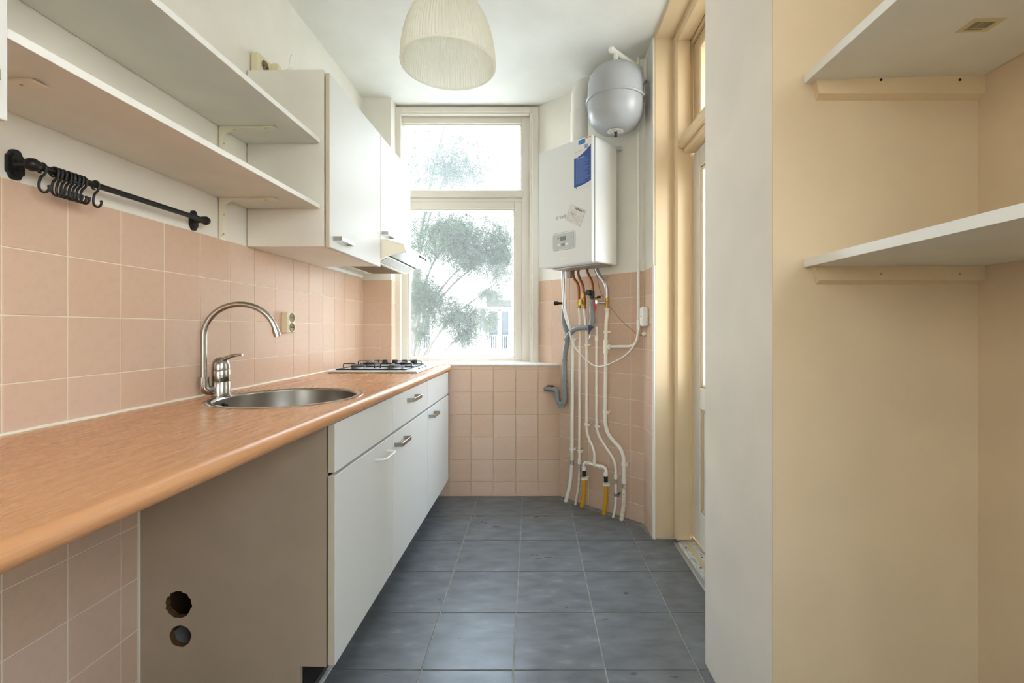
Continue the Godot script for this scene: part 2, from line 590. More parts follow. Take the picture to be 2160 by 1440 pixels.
	boxpart("pane", M.glass, w2, 1.168, 1.172, 1.31, 2.53, 0.01, 1.59)
	var ce := struct("ceiling", "plain white ceiling")
	mb()
	bx(-1.5, 1.25, CEIL, CEIL + 0.15, -3.40, 2.4)
	commit("plaster", M.ceiling, ce)

# ---------------------------------------------------------------- window
func frame_rect(x0: float, x1: float, y0: float, y1: float, l: float, r: float, b: float, t: float, z0: float, z1: float, bev := 0.003) -> void:
	bx(x0, x0 + l, y0, y1, z0, z1, bev)
	bx(x1 - r, x1, y0, y1, z0, z1, bev)
	bx(x0 + l, x1 - r, y0, y0 + b, z0, z1, bev)
	bx(x0 + l, x1 - r, y1 - t, y1, z0, z1, bev)

func window_front() -> void:
	var w := struct("window_1", "tall cream painted window with fixed upper light over one large sash")
	# casing with a stepped moulding
	mb()
	frame_rect(-0.975, 0.062, 0.894, 2.712, 0.030, 0.078, 0.012, 0.058, -3.26, -3.222, 0.004)
	frame_rect(-0.975, 0.048, 0.894, 2.704, 0.050, 0.050, 0.006, 0.040, -3.232, -3.212, 0.005)
	commit("casing", M.frame_paint, w)
	mb()
	frame_rect(-0.96, 0.02, 0.894, 2.67, 0.020, 0.0935, 0.02, 0.062, -3.33, -3.262, 0.003)
	bx(-0.95, -0.06, 2.075, 2.13, -3.33, -3.255, 0.006)
	bx(-0.95, -0.06, 2.045, 2.075, -3.33, -3.268, 0.004)
	commit("frame", M.frame_paint, w)
	# upper light
	mb()
	frame_rect(-0.945, -0.072, 2.125, 2.612, 0.012, 0.011, 0.012, 0.014, -3.31, -3.275, 0.004)
	commit("glazing_bead", M.frame_paint, w)
	boxpart("pane", M.glass, w, -0.942, -0.075, 2.128, 2.608, -3.304, -3.300)
	boxpart("haze_film", M.haze_heavy, w, -0.942, -0.075, 2.128, 2.608, -3.3055, -3.3050)
	# lower sash
	mb()
	frame_rect(-0.948, -0.072, 0.910, 2.048, 0.060, 0.052, 0.020, 0.052, -3.315, -3.266, 0.004)
	commit("sash", M.frame_paint, w)
	mb()
	frame_rect(-0.890, -0.122, 0.926, 1.998, 0.012, 0.012, 0.012, 0.012, -3.308, -3.272, 0.004)
	commit("glazing_bead", M.frame_paint, w)
	boxpart("pane", M.glass, w, -0.888, -0.124, 0.928, 1.997, -3.304, -3.300)
	boxpart("haze_film", M.haze, w, -0.888, -0.124, 0.928, 1.997, -3.3055, -3.3050)
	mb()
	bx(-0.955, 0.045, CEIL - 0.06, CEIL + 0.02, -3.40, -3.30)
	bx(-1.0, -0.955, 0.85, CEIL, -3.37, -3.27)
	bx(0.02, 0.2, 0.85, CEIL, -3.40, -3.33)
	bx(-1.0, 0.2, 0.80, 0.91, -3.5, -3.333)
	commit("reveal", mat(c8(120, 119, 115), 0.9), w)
	var s := struct("trim_1", "white window sill board above the pink tiles")
	mb()
	bx(-0.957, 0.19, 0.884, 0.898, -3.27, -3.083, 0.003)
	commit("board", M.white_paint, s)

# ---------------------------------------------------------------- balcony door on the right
func door_right() -> void:
	var j := struct("trim_2", "cream painted door lining and frame beside the balcony door")
	mb()
	bx(0.660, 0.768, 0.012, 2.70, -2.466, -2.446, 0.004)
	commit("lining", M.cream_paint, j)
	mb()
	bx(0.758, 0.846, 0.012, 2.70, -2.47, -2.402, 0.012)
	bx(0.842, 0.862, 0.03, 2.70, -2.46, -2.418, 0.004)
	commit("frame_post", M.cream_paint, j)
	mb()
	bx(0.66, 0.775, 2.694, CEIL + 0.01, -2.45, -1.54, 0.004)
	commit("head_lining", M.cream_paint, j)
	mb()
	bx(0.758, 0.846, 2.655, CEIL, -2.41, -1.54, 0.012)
	bx(0.842, 0.862, 2.64, CEIL, -2.42, -1.54, 0.004)
	commit("head_frame", M.cream_paint, j)
	mb()
	bx(0.652, 0.668, 0.0, 1.478, -2.468, -2.447, 0.004)
	bx(0.651, 0.662, 1.478, 2.70, -2.468, -2.449, 0.003)
	commit("corner_bead", M.white_paint, j)
	# wall left over outside the frame, and the near jamb behind the column
	mb()
	bx(0.84, 1.25, -0.05, CEIL + 0.02, -2.6, -2.44)
	bx(0.84, 1.25, -0.05, CEIL + 0.02, -1.62, -1.5)
	bx(0.862, 1.25, 2.60, CEIL + 0.02, -2.5, -1.5)
	bx(0.862, 1.0, -0.1, 0.02, -2.5, -1.5)
	commit("masonry", M.cream_paint, j)
	var f := struct("window_3", "cream fanlight above the balcony door")
	mb()
	bx(0.768, 0.88, 2.085, 2.135, -2.405, -1.60, 0.012)
	bx(0.80, 0.885, 2.06, 2.09, -2.405, -1.60, 0.006)
	commit("transom", M.cream_paint, f)
	mb()
	bx(0.858, 0.90, 2.13, 2.64, -2.418, -2.33, 0.006)
	bx(0.858, 0.90, 2.13, 2.64, -1.68, -1.60, 0.006)
	bx(0.858, 0.90, 2.13, 2.20, -2.33, -1.68, 0.006)
	bx(0.858, 0.90, 2.575, 2.64, -2.33, -1.68, 0.006)
	commit("sash", M.cream_paint, f)
	boxpart("pane", M.glass, f, 0.878, 0.882, 2.19, 2.585, -2.34, -1.67)
	var d := struct("door_1", "cream balcony door with glazed upper part and recessed bottom panel")
	mb()
	bx(0.856, 0.898, 0.03, 2.062, -2.416, -2.325, 0.005)
	bx(0.856, 0.898, 0.03, 2.062, -1.70, -1.61, 0.005)
	commit("stile", M.white_paint, d)
	for q in [[0.03, 0.2], [0.725, 0.835], [1.96, 2.062]]:
		boxpart("rail", M.white_paint, d, 0.856, 0.898, q[0], q[1], -2.326, -1.699, 0.004)
	for q in [[0.2, 0.725], [0.835, 1.96]]:
		mb()
		bx(0.862, 0.885, q[0], q[1], -2.327, -2.309, 0.006)
		bx(0.862, 0.885, q[0], q[1], -1.716, -1.698, 0.006)
		bx(0.862, 0.885, q[0], q[0] + 0.018, -2.31, -1.715, 0.006)
		bx(0.862, 0.885, q[1] - 0.018, q[1], -2.31, -1.715, 0.006)
		commit("bead", M.cream_paint, d)
	boxpart("panel", M.white_paint, d, 0.872, 0.886, 0.2, 0.725, -2.32, -1.705)
	boxpart("pane", M.glass, d, 0.876, 0.880, 0.84, 1.955, -2.32, -1.705)
	var t := struct("trim_3", "worn grey threshold with brass-yellow strip under the balcony door")
	mb()
	bx(0.768, 0.87, -0.01, 0.016, -2.40, -1.545, 0.004)
	commit("plank", M.worn, t)
	boxpart("edge_profile", M.galv, t, 0.746, 0.768, -0.006, 0.009, -2.40, -1.545, 0.003)
	boxpart("strip", M.straw, t, 0.80, 0.822, 0.0155, 0.0172, -2.37, -1.56)
	for k in 7:
		mb()
		lathe([Vector2(0.005, 0.0), Vector2(0.004, 0.0015), Vector2(0.0, 0.0017)], 10, Transform3D(Basis(), Vector3(0.79 + 0.045 * (k % 2), 0.0155, -2.33 + 0.1 * k)))
		commit("screw", M.dark_gap, t)

# ---------------------------------------------------------------- handles
# flat bow handle: along z from z0 to z1 (negative values), proud of the face at x
func bow_handle(parent: Node, x: float, y: float, u0: float, u1: float, m: Material, label := "", h := 0.017) -> void:
	mb()
	bx(x + 0.033, x + 0.037, y - h / 2, y + h / 2, -u1, -u0, 0.001)
	bx(x - 0.001, x + 0.035, y - h / 2, y + h / 2, -u0 - 0.003, -u0, 0.0006)
	bx(x - 0.001, x + 0.035, y - h / 2, y + h / 2, -u1, -u1 + 0.003, 0.0006)
	commit("handle", m, parent, Transform3D(), label)

# ---------------------------------------------------------------- wall cabinets and shelves on the left
func wall_cabinet(label: String, u0: float, u1: float, y0: float, y1: float, hu: Array, hy: float) -> void:
	var c := thing("wall_cabinet", label, "cabinet", TL)
	mb()
	bx(0.0, 0.3205, y0, y1, -u0 - 0.016, -u0, 0.001)
	commit("side_panel", M.melamine, c)
	mb()
	bx(0.0, 0.3205, y0, y1, -u1, -u1 + 0.016, 0.001)
	commit("side_panel", M.melamine, c)
	boxpart("top_panel", M.melamine, c, 0.0, 0.317, y1 - 0.016, y1 - 0.0005, -u1 + 0.016, -u0 - 0.016)
	boxpart("bottom_panel", M.melamine, c, 0.0, 0.317, y0 + 0.0005, y0 + 0.016, -u1 + 0.016, -u0 - 0.016)
	boxpart("back_panel", M.melamine, c, 0.0, 0.004, y0 + 0.016, y1 - 0.016, -u1 + 0.016, -u0 - 0.016)
	mb()
	bx(0.3265, 0.3445, y0 - 0.002, y1 - 0.014, -u1 + 0.0015, -u0 - 0.0015, 0.0015)
	var d := commit("door", M.door, c)
	boxpart("door_edge", M.door_edge, d, 0.3272, 0.3432, y0, y1 - 0.016, -u0 - 0.0014, -u0 - 0.0004)
	boxpart("gap_shade", M.dark_gap, c, 0.317, 0.3265, y0 + 0.01, y1 - 0.03, -u1 + 0.017, -u0 - 0.017)  # dark filler painted as the shade between door and carcass
	bow_handle(d, 0.3445, hy, hu[0], hu[1], M.steel_dull, "short brushed metal bow handle", 0.0175)

func shelf_bracket(label: String, u: float, y: float) -> void:
	var b := thing("shelf_bracket", label, "bracket", TL * Transform3D(Basis(), Vector3(0, y, -u)), "white brackets under the left shelves")
	mb()
	# flat legs, each with a chamfered end, and the raised web between them
	prism(PackedVector2Array([Vector2(0, 0), Vector2(0.205, 0), Vector2(0.213, -0.004), Vector2(0.205, -0.005), Vector2(0.03, -0.006), Vector2(0.008, -0.02), Vector2(0.006, -0.15), Vector2(0.004, -0.157), Vector2(0, -0.157)]), -0.028, 0.0)
	commit("angle", M.cream_plastic, b)
	mb()
	prism(PackedVector2Array([Vector2(0.004, -0.004), Vector2(0.2, -0.004), Vector2(0.15, -0.0062), Vector2(0.05, -0.012), Vector2(0.026, -0.026), Vector2(0.016, -0.05), Vector2(0.012, -0.14), Vector2(0.004, -0.15)]), -0.0025, 0.0005)
	commit("web", M.cream_plastic, b)
	for q in [Vector3(0.05, -0.0055, -0.015), Vector3(0.17, -0.0055, -0.015)]:
		mb()
		lathe([Vector2(0.0034, 0.0), Vector2(0.003, 0.0015), Vector2(0.0, 0.002)], 10, Transform3D(Basis(Vector3(1, 0, 0), PI), q))
		commit("screw", M.steel_dull, b)
	for q in [Vector3(0.0075, -0.06, -0.015), Vector3(0.0065, -0.135, -0.015)]:
		mb()
		lathe([Vector2(0.0034, 0.0), Vector2(0.003, 0.0015), Vector2(0.0, 0.002)], 10, Transform3D(Basis(Vector3(0, 0, 1), -PI / 2), q))
		commit("screw", M.steel_dull, b)

func left_upper() -> void:
	wall_cabinet("white wall cabinet at the top left corner, only its door edge showing", 0.15, 0.752, 1.474, 2.205, [0.571, 0.711], 1.526)
	wall_cabinet("tall white wall cabinet beside the open shelves, handle low on its door", 1.885, 2.484, 1.4745, 2.205, [1.917, 2.055], 1.514)
	wall_cabinet("shorter white wall cabinet above the range hood next to the window", 2.486, 3.052, 1.622, 2.205, [2.50, 2.63], 1.660)
	for q in [["upper of the two long white shelves on the left wall", 1.9006, 1.9186], ["lower of the two long white shelves above the hook rail", 1.6305, 1.6475]]:
		var s := thing("wall_shelf", q[0], "shelf", TL, "long open shelves on the left wall")
		boxpart("board", M.melamine, s, -0.002, 0.3035, q[1], q[2], -1.884, -0.753, 0.0006)
		boxpart("edge_band", M.edge_band, s, 0.3033, 0.3048, q[1] - 0.0002, q[2] + 0.0002, -1.884, -0.753, 0.0005, "pale front edge strip")
	shelf_bracket("white shelf bracket under the upper left shelf, against the tall cabinet", 1.72, 1.9)
	shelf_bracket("white shelf bracket under the lower left shelf, beside the tall cabinet", 1.72, 1.63)
	shelf_bracket("white shelf bracket under the lower left shelf, at the picture's left margin", 0.905, 1.63)
	var p := thing("cable_stub", "short white cable end sticking up on top of the tall wall cabinet", "cable", TL)
	mb()
	tube([Vector3(0.135, 2.205, -1.95), Vector3(0.139, 2.25, -1.951), Vector3(0.147, 2.30, -1.952)], 0.0035, 8)
	commit("sheath", M.white_plastic, p)
	mb()
	rod(Vector3(0.147, 2.30, -1.952), Vector3(0.1485, 2.309, -1.952), 0.002, 0.0008, 8)
	commit("core", M.steel_dull, p)

# ---------------------------------------------------------------- hook rail
func scallop(hw: float, hh: float) -> PackedVector2Array:
	var pts := PackedVector2Array()
	var half := [Vector2(0.0, 1.0), Vector2(0.35, 0.96), Vector2(0.6, 0.84), Vector2(0.68, 0.7), Vector2(0.78, 0.62), Vector2(0.97, 0.56), Vector2(1.0, 0.4), Vector2(1.0, 0.0)]
	for q in half: pts.append(Vector2(q.x * hw, q.y * hh))
	for k in range(half.size() - 2, -1, -1): pts.append(Vector2(half[k].x * hw, -half[k].y * hh))
	for k in range(1, half.size()): pts.append(Vector2(-half[k].x * hw, -half[k].y * hh))
	for k in range(half.size() - 2, 0, -1): pts.append(Vector2(-half[k].x * hw, half[k].y * hh))
	return pts

func left_rail() -> void:
	var y := 1.5125
	var w := 0.042
	var r := thing("hook_rail", "black metal hook rail on the wall under the left shelves", "rail", TL)
	for u in [1.052, 1.594]:
		mb()
		prism(scallop(0.0175, 0.0355), -0.004, 0.004, Transform3D(Basis(Vector3(0, 0, -1), Vector3(0, 1, 0), Vector3(1, 0, 0)), Vector3(0.0, y, -u)))
		prism(scallop(0.013, 0.028), 0.004, 0.007, Transform3D(Basis(Vector3(0, 0, -1), Vector3(0, 1, 0), Vector3(1, 0, 0)), Vector3(0.0, y, -u)))
		lathe([Vector2(0.012, 0.006), Vector2(0.0085, 0.012), Vector2(0.0075, 0.03), Vector2(0.009, 0.036)], 16, Transform3D(Basis(Vector3(0, 0, 1), -PI / 2), Vector3(0, y, -u)))
		commit("wall_plate", M.black_metal, r)
		mb()
		lathe([Vector2(0.0, -0.0155), Vector2(0.007, -0.014), Vector2(0.013, -0.0085), Vector2(0.0155, 0.0), Vector2(0.013, 0.0085), Vector2(0.0105, 0.011), Vector2(0.0115, 0.014), Vector2(0.0105, 0.0175), Vector2(0.008, 0.019)], 18, Transform3D(Basis(Vector3(1, 0, 0), -PI / 2 if u < 1.3 else PI / 2), Vector3(w, y, -u)))
		commit("finial", M.black_metal, r)
	mb()
	rod(Vector3(w, y, -1.055), Vector3(w, y, -1.59), 0.0080, -1, 18)
	commit("bar", M.black_metal, r)
	var places := [1.0705, 1.0985, 1.1085, 1.1185, 1.1285, 1.138, 1.1475, 1.157, 1.167, 1.2]
	var first: Node3D
	for k in places.size():
		var o: Node3D
		if k == 0:
			o = thing("rail_hook", "", "hook", Transform3D(), "black hooks on the rail")
			first = o
			mb()
			var ring: Array = []
			for j in 13:
				var a := PI * 1.45 - TAU * 0.80 * j / 12.0
				ring.append(Vector3(cos(a) * 0.0112, sin(a) * 0.0112, 0))
			tube(smooth(ring, 2), 0.0026, 8)
			commit("loop", M.black_plastic, o)
			mb()
			var path := [Vector3(0.0110, -0.0015, 0), Vector3(0.0075, -0.014, 0), Vector3(-0.0005, -0.021, 0), Vector3(-0.0045, -0.030, 0), Vector3(-0.006, -0.040, 0), Vector3(-0.0045, -0.049, 0), Vector3(0.001, -0.0555, 0), Vector3(0.008, -0.0575, 0), Vector3(0.0145, -0.0545, 0), Vector3(0.0178, -0.048, 0), Vector3(0.0178, -0.0445, 0)]
			tube(smooth(path, 4), 0.0027, 8)
			ball(Vector3(0.0178, -0.0432, 0), 0.0036, 10)
			commit("crook", M.black_plastic, o)
		else:
			o = first.duplicate()
			o.name = numbered("rail_hook")
			add_child(o)
		o.transform = TL * Transform3D(Basis(Vector3.UP, rng.randf_range(-0.10, 0.10)), Vector3(w, y - 0.0008, -places[k]))
		var nth: String = ["", "first", "second", "third", "fourth", "fifth", "sixth", "seventh", "last", ""][k]
		var lab := "black plastic hook, " + nth + " of the tight bunch counted from the left wall plate"
		if k == 0: lab = "single black hook hanging right beside the left end of the rail"
		elif k == places.size() - 1: lab = "single black hook hanging on the rail, clear of the bunch towards the tap"
		o.set_meta("label", lab)

# ---------------------------------------------------------------- base units, worktop
func hole_panel(c: Vector2, r: float, half: float, rough: float, zf: float, sd: int) -> Array:
	# square patch in xy with a ragged round hole, facing +z at zf; gives the hole's outline
	var g := RandomNumberGenerator.new()
	g.seed = sd
	var n := 40
	var inner: Array[Vector2] = []
	var outer: Array[Vector2] = []
	for k in n:
		var a := TAU * k / n + PI / 4
		var dir := Vector2(cos(a), sin(a))
		inner.append(c + dir * (r + g.randf_range(-rough, rough)))
		outer.append(c + dir * half / maxf(absf(dir.x), absf(dir.y)))
	for k in n:
		var k2 := (k + 1) % n
		quad(Vector3(inner[k].x, inner[k].y, zf), Vector3(inner[k2].x, inner[k2].y, zf), Vector3(outer[k2].x, outer[k2].y, zf), Vector3(outer[k].x, outer[k].y, zf), Vector3(0, 0, 1))
	return inner

func base_cabinet(label: String, u0: float, u1: float, holes: bool) -> Node3D:
	var c := thing("base_cabinet", label, "cabinet", TL)
	var top := 0.852
	# near side
	mb()
	if holes:
		var z := -u0
		var h1 := hole_panel(Vector2(0.1227, 0.302), 0.040, 0.045, 0.0022, z, 3)
		var h2 := hole_panel(Vector2(0.1285, 0.207), 0.0325, 0.045, 0.001, z, 4)
		# rest of the face around the two 9 cm patches
		for q in [[0.004, 0.0777, 0.0, top], [0.1735, 0.492, 0.0, top], [0.492, 0.572, 0.121, top], [0.0777, 0.1735, 0.347, top], [0.0777, 0.1735, 0.0, 0.162], [0.0777, 0.0835, 0.162, 0.257], [0.1735 - 0.0058, 0.1735, 0.257, 0.347], [0.0777, 0.1735, 0.252, 0.257]]:
			quad(Vector3(q[0], q[2], z), Vector3(q[1], q[2], z), Vector3(q[1], q[3], z), Vector3(q[0], q[3], z), Vector3(0, 0, 1))
		quad(Vector3(0.572, 0.121, z), Vector3(0.572, top, z), Vector3(0.572, top, z - 0.016), Vector3(0.572, 0.121, z - 0.016), Vector3(1, 0, 0))
		quad(Vector3(0.492, 0.121, z), Vector3(0.572, 0.121, z), Vector3(0.572, 0.121, z - 0.016), Vector3(0.492, 0.121, z - 0.016), Vector3(0, -1, 0))
		quad(Vector3(0.492, 0.0, z), Vector3(0.492, 0.121, z), Vector3(0.492, 0.121, z - 0.016), Vector3(0.492, 0.0, z - 0.016), Vector3(1, 0, 0))
		var sp := commit("side_panel", M.panel, c, Transform3D(), "grey-beige side panel with two pipe holes")
		for h in [h1, h2]:
			mb()
			for k in h.size():
				var a: Vector2 = h[k]
				var b: Vector2 = h[(k + 1) % h.size()]
				var mid: Vector2 = Vector2(0.1227, 0.302) if h == h1 else Vector2(0.1285, 0.207)
				var o := mid - (a + b) / 2
				quad(Vector3(a.x, a.y, z), Vector3(b.x, b.y, z), Vector3(b.x, b.y, z - 0.018), Vector3(a.x, a.y, z - 0.018), Vector3(o.x, o.y, 0))
			commit("hole_edge", M.chipboard, sp)
		boxpart("lead_strip", M.cream_plastic, c, 0.0, 0.006, 0.0, top, z - 0.004, z + 0.004)
	else:
		bx(0.004, 0.572, 0.121, top, -u0 - 0.016, -u0)
		commit("side_panel", M.melamine, c)
	boxpart("side_panel", M.melamine, c, 0.004, 0.572, 0.121, top, -u1, -u1 + 0.016)
	boxpart("bottom_panel", M.melamine, c, 0.004, 0.572, 0.122, 0.138, -u1 + 0.016, -u0 - 0.018)
	boxpart("front_gap_shade", M.dark_gap, c, 0.56, 0.5755, 0.14, top - 0.002, -u1 + 0.017, -u0 - 0.017)  # dark strip standing for the shade in the gaps behind the fronts
	boxpart("back_panel", M.chipboard, c, 0.0035, 0.008, 0.138, top, -u1 + 0.016, -u0 - 0.019)
	return c

func front(parent: Node, called: String, u0: float, u1: float, y0: float, y1: float) -> MeshInstance3D:
	mb()
	bx(0.577, 0.598, y0, y1, -u1 + 0.0015, -u0 - 0.0015, 0.0016)
	var f := commit(called, M.door, parent)
	boxpart("front_edge", M.door_edge, f, 0.578, 0.597, y0 + 0.001, y1 - 0.001, -u0 - 0.0014, -u0 - 0.0003)
	return f

func base_run() -> void:
	var c1 := base_cabinet("white base cabinet nearest the viewer, with holes in its bare side panel", 1.3756, 1.906, true)
	front(c1, "drawer_front", 1.3756, 1.906, 0.702, 0.850)
	var d1 := front(c1, "door", 1.3756, 1.906, 0.124, 0.692)
	mb()
	tube(smooth([Vector3(0.597, 0.645, -1.712), Vector3(0.615, 0.645, -1.714), Vector3(0.631, 0.645, -1.718), Vector3(0.637, 0.645, -1.735), Vector3(0.637, 0.645, -1.775), Vector3(0.637, 0.645, -1.815), Vector3(0.631, 0.645, -1.832), Vector3(0.615, 0.645, -1.836), Vector3(0.597, 0.645, -1.838)], 4), 0.0042, 10)
	commit("handle", M.white_plastic, d1, Transform3D(), "slim white bow handle")
	var c2 := base_cabinet("white base cabinet in the middle of the run, metal handles on drawer and door", 1.908, 2.497, false)
	var dr := front(c2, "drawer", 1.908, 2.497, 0.702, 0.850)
	bow_handle(dr, 0.598, 0.806, 2.114, 2.245, M.steel, "flat brushed bow handle")
	var d2 := front(c2, "door", 1.908, 2.497, 0.124, 0.692)
	bow_handle(d2, 0.598, 0.645, 1.931, 2.061, M.steel, "flat brushed bow handle")
	var c3 := base_cabinet("white base cabinet at the window end, below the gas hob", 2.499, 3.060, false)
	front(c3, "drawer_front", 2.499, 3.060, 0.702, 0.850)
	var d3 := front(c3, "door", 2.499, 3.060, 0.124, 0.692)
	bow_handle(d3, 0.598, 0.653, 2.519, 2.640, M.steel, "flat brushed bow handle")
	var pl := thing("toe_shade", "dark board standing for the shade under the white base cabinets", "toe_shade", TL)
	boxpart("board", M.dark_gap, pl, 0.485, 0.492, 0.0, 0.121, -3.06, -1.40)  # dark board put where only shade shows below the doors
	var es := thing("floor_edge_strip", "thin grey strip along the floor tile edge below the base cabinets", "strip", TL)
	boxpart("profile", M.worn, es, 0.506, 0.520, 0.0, 0.008, -3.05, -0.5, 0.002)
	# worktop: flat top with a round cut-out and a bullnose front
	var t := thing("worktop", "long orange-brown wood-print worktop with rounded front edge", "worktop", TL)
	mb()
	var y1 := 0.893
	var y0 := 0.853
	var r := 0.02
	var wf := 0.594
	var ua := -0.6
	var ub := 3.08
	var hc := Vector2(0.323, 1.62)
	var hh := 0.262
	var n := 64
	for k in n:
		var p: Array[Vector3] = []
		for e in [k, k + 1]:
			var a: float = TAU * e / n + PI / 4
			var dir := Vector2(cos(a), sin(a))
			var o := hc + dir * hh / maxf(absf(dir.x), absf(dir.y))
			var q := hc + dir * 0.236
			p.append(Vector3(q.x, y1, -q.y))
			p.append(Vector3(o.x, y1, -o.y))
		quad(p[0], p[1], p[3], p[2], Vector3.UP)
		quad(p[0], p[2], p[2] - Vector3(0, 0.04, 0), p[0] - Vector3(0, 0.04, 0), Vector3(hc.x - p[0].x, 0, -hc.y - p[0].z))
	for q in [[0.0, wf, ua, hc.y - hh], [0.0, wf, hc.y + hh, ub], [0.0, hc.x - hh, hc.y - hh, hc.y + hh], [hc.x + hh, wf, hc.y - hh, hc.y + hh]]:
		quad(Vector3(q[0], y1, -q[2]), Vector3(q[1], y1, -q[2]), Vector3(q[1], y1, -q[3]), Vector3(q[0], y1, -q[3]), Vector3.UP)
	quad(Vector3(0, y0, -ua), Vector3(wf, y0, -ua), Vector3(wf, y0, -1.35), Vector3(0, y0, -1.35), Vector3.DOWN)
	quad(Vector3(0, y0, -1.89), Vector3(wf, y0, -1.89), Vector3(wf, y0, -ub), Vector3(0, y0, -ub), Vector3.DOWN)
	for k in 12:
		var a0 := PI / 2 - PI * k / 12
		var a1 := PI / 2 - PI * (k + 1) / 12
		var n0 := Vector3(cos(a0), sin(a0), 0)
		var n1 := Vector3(cos(a1), sin(a1), 0)
		var p0 := Vector3(wf, y1 - r, 0) + n0 * r
		var p1 := Vector3(wf, y1 - r, 0) + n1 * r
		squad(p0 + Vector3(0, 0, -ua), p0 + Vector3(0, 0, -ub), p1 + Vector3(0, 0, -ub), p1 + Vector3(0, 0, -ua), n0, n0, n1, n1)
	for u in [ua, ub]:
		var pr := PackedVector2Array([Vector2(0, y0), Vector2(0, y1)])
		for k in 13:
			var a := PI / 2 - PI * k / 12
			pr.append(Vector2(wf + cos(a) * r, y1 - r + sin(a) * r))
		prism(pr, -u - 0.0005, -u + 0.0005)
	commit("slab", M.wood, t)
	mb()
	var bead: Array = []
	for k in 70:
		bead.append(Vector3(0.0015 + rng.randf_range(-0.0012, 0.0012), y1 + 0.001 + rng.randf_range(-0.001, 0.001), -0.3 - 2.78 * k / 69.0))
	tube(bead, 0.0055, 8)
	commit("sealant_bead", M.cream_plastic, t, Transform3D(), "cream sealant line along the tiles")
	boxpart("end_panel", M.melamine, t, 0.0, 0.57, 0.0, 0.853, 0.56, 0.578)

# ---------------------------------------------------------------- sink and tap
func sink_and_tap() -> void:
	var c := TL * Transform3D(Basis(), Vector3(0.323, 0.893, -1.62))
	var s := thing("sink", "round stainless steel sink set in the wood-print worktop", "sink", c)
	mb()
	lathe([Vector2(0.248, 0.0), Vector2(0.247, 0.002), Vector2(0.243, 0.003), Vector2(0.229, 0.0028), Vector2(0.225, 0.0015), Vector2(0.2235, -0.001), Vector2(0.222, -0.006)].map(func(q): return q), 72)
	commit("rim", M.steel, s)
	mb()
	var prof: Array = [Vector2(0.02, -0.168), Vector2(0.12, -0.166), Vector2(0.17, -0.160), Vector2(0.198, -0.146), Vector2(0.212, -0.125), Vector2(0.219, -0.09), Vector2(0.222, -0.005)]
	prof.reverse()
	lathe(prof, 72)
	commit("bowl", M.sink, s)
	mb()
	lathe([Vector2(0.0, -0.1655), Vector2(0.03, -0.1655), Vector2(0.04, -0.1665)], 32)
	commit("drain", M.chrome, s)
	for k in 3:
		var a := PI * 1.0 + (k - 1) * 0.085 - 0.12
		mb()
		var dir := Vector3(cos(a), 0, sin(a))
		box(Vector3(-0.005, -0.012, -0.003), Vector3(0.005, 0.012 + (0.006 if k == 1 else 0.0), 0.003), 0.002, Transform3D(Basis(Vector3.UP, -a + PI / 2), dir * 0.2195 + Vector3(0, -0.036, 0)))
		commit("overflow_slot", M.dark_gap, s)
	var f := thing("kitchen_tap", "brushed steel mixer tap with tall swan-neck spout behind the sink", "tap", TL * Transform3D(Basis(), Vector3(0.075, 0.893, -1.625)))
	mb()
	lathe([Vector2(0.0305, 0.0), Vector2(0.0305, 0.003), Vector2(0.0285, 0.004), Vector2(0.0285, 0.052), Vector2(0.0275, 0.0535), Vector2(0.0285, 0.055), Vector2(0.0285, 0.094), Vector2(0.0272, 0.096)], 36)
	commit("body", M.steel, f)
	mb()
	lathe([Vector2(0.0282, 0.0965), Vector2(0.0282, 0.105), Vector2(0.0268, 0.116), Vector2(0.0225, 0.129), Vector2(0.014, 0.138), Vector2(0.0, 0.1415)], 36)
	tube(smooth([Vector3(0.0, 0.122, 0.004), Vector3(0.018, 0.135, 0.0), Vector3(0.036, 0.1435, -0.004), Vector3(0.055, 0.1475, -0.008), Vector3(0.070, 0.148, -0.011)], 4), [0.017, 0.0165, 0.016, 0.015, 0.014, 0.0135, 0.013, 0.0125, 0.012, 0.0115, 0.011, 0.0105, 0.010, 0.0095, 0.009, 0.008, 0.006], 14, true, 0.55)
	commit("lever", M.steel, f)
	mb()
	# arm leaves the foot of the body, turns up and carries the neck
	tube(smooth([Vector3(0.004, 0.034, -0.004), Vector3(-0.012, 0.028, 0.016), Vector3(-0.022, 0.026, 0.030), Vector3(-0.029, 0.034, 0.039), Vector3(-0.031, 0.05, 0.042), Vector3(-0.031, 0.074, 0.042)], 5), 0.0165, 18)
	commit("elbow", M.steel, f)
	mb()
	var neck: Array = [Vector3(-0.031, 0.07, 0.042), Vector3(-0.031, 0.12, 0.042), Vector3(-0.031, 0.17, 0.042)]
	var dirp := Vector3(0.228, 0, -0.045)
	for k in 22:
		var a := PI - (PI - 0.22) * k / 21.0
		var x := (1 + cos(a)) * 0.5
		neck.append(Vector3(-0.031, 0.215 + sin(a) * 0.113, 0.042) + dirp * x)
	var e1: Vector3 = neck[neck.size() - 1]
	var dn: Vector3 = (e1 - neck[neck.size() - 2]).normalized()
	tube(neck, 0.0098, 18)
	commit("spout", M.steel, f)
	mb()
	tube([e1 - dn * 0.003, e1 + dn * 0.001, e1 + dn * 0.026, e1 + dn * 0.0275], [0.0098, 0.0122, 0.0118, 0.0105], 20)
	commit("aerator", M.steel, f)

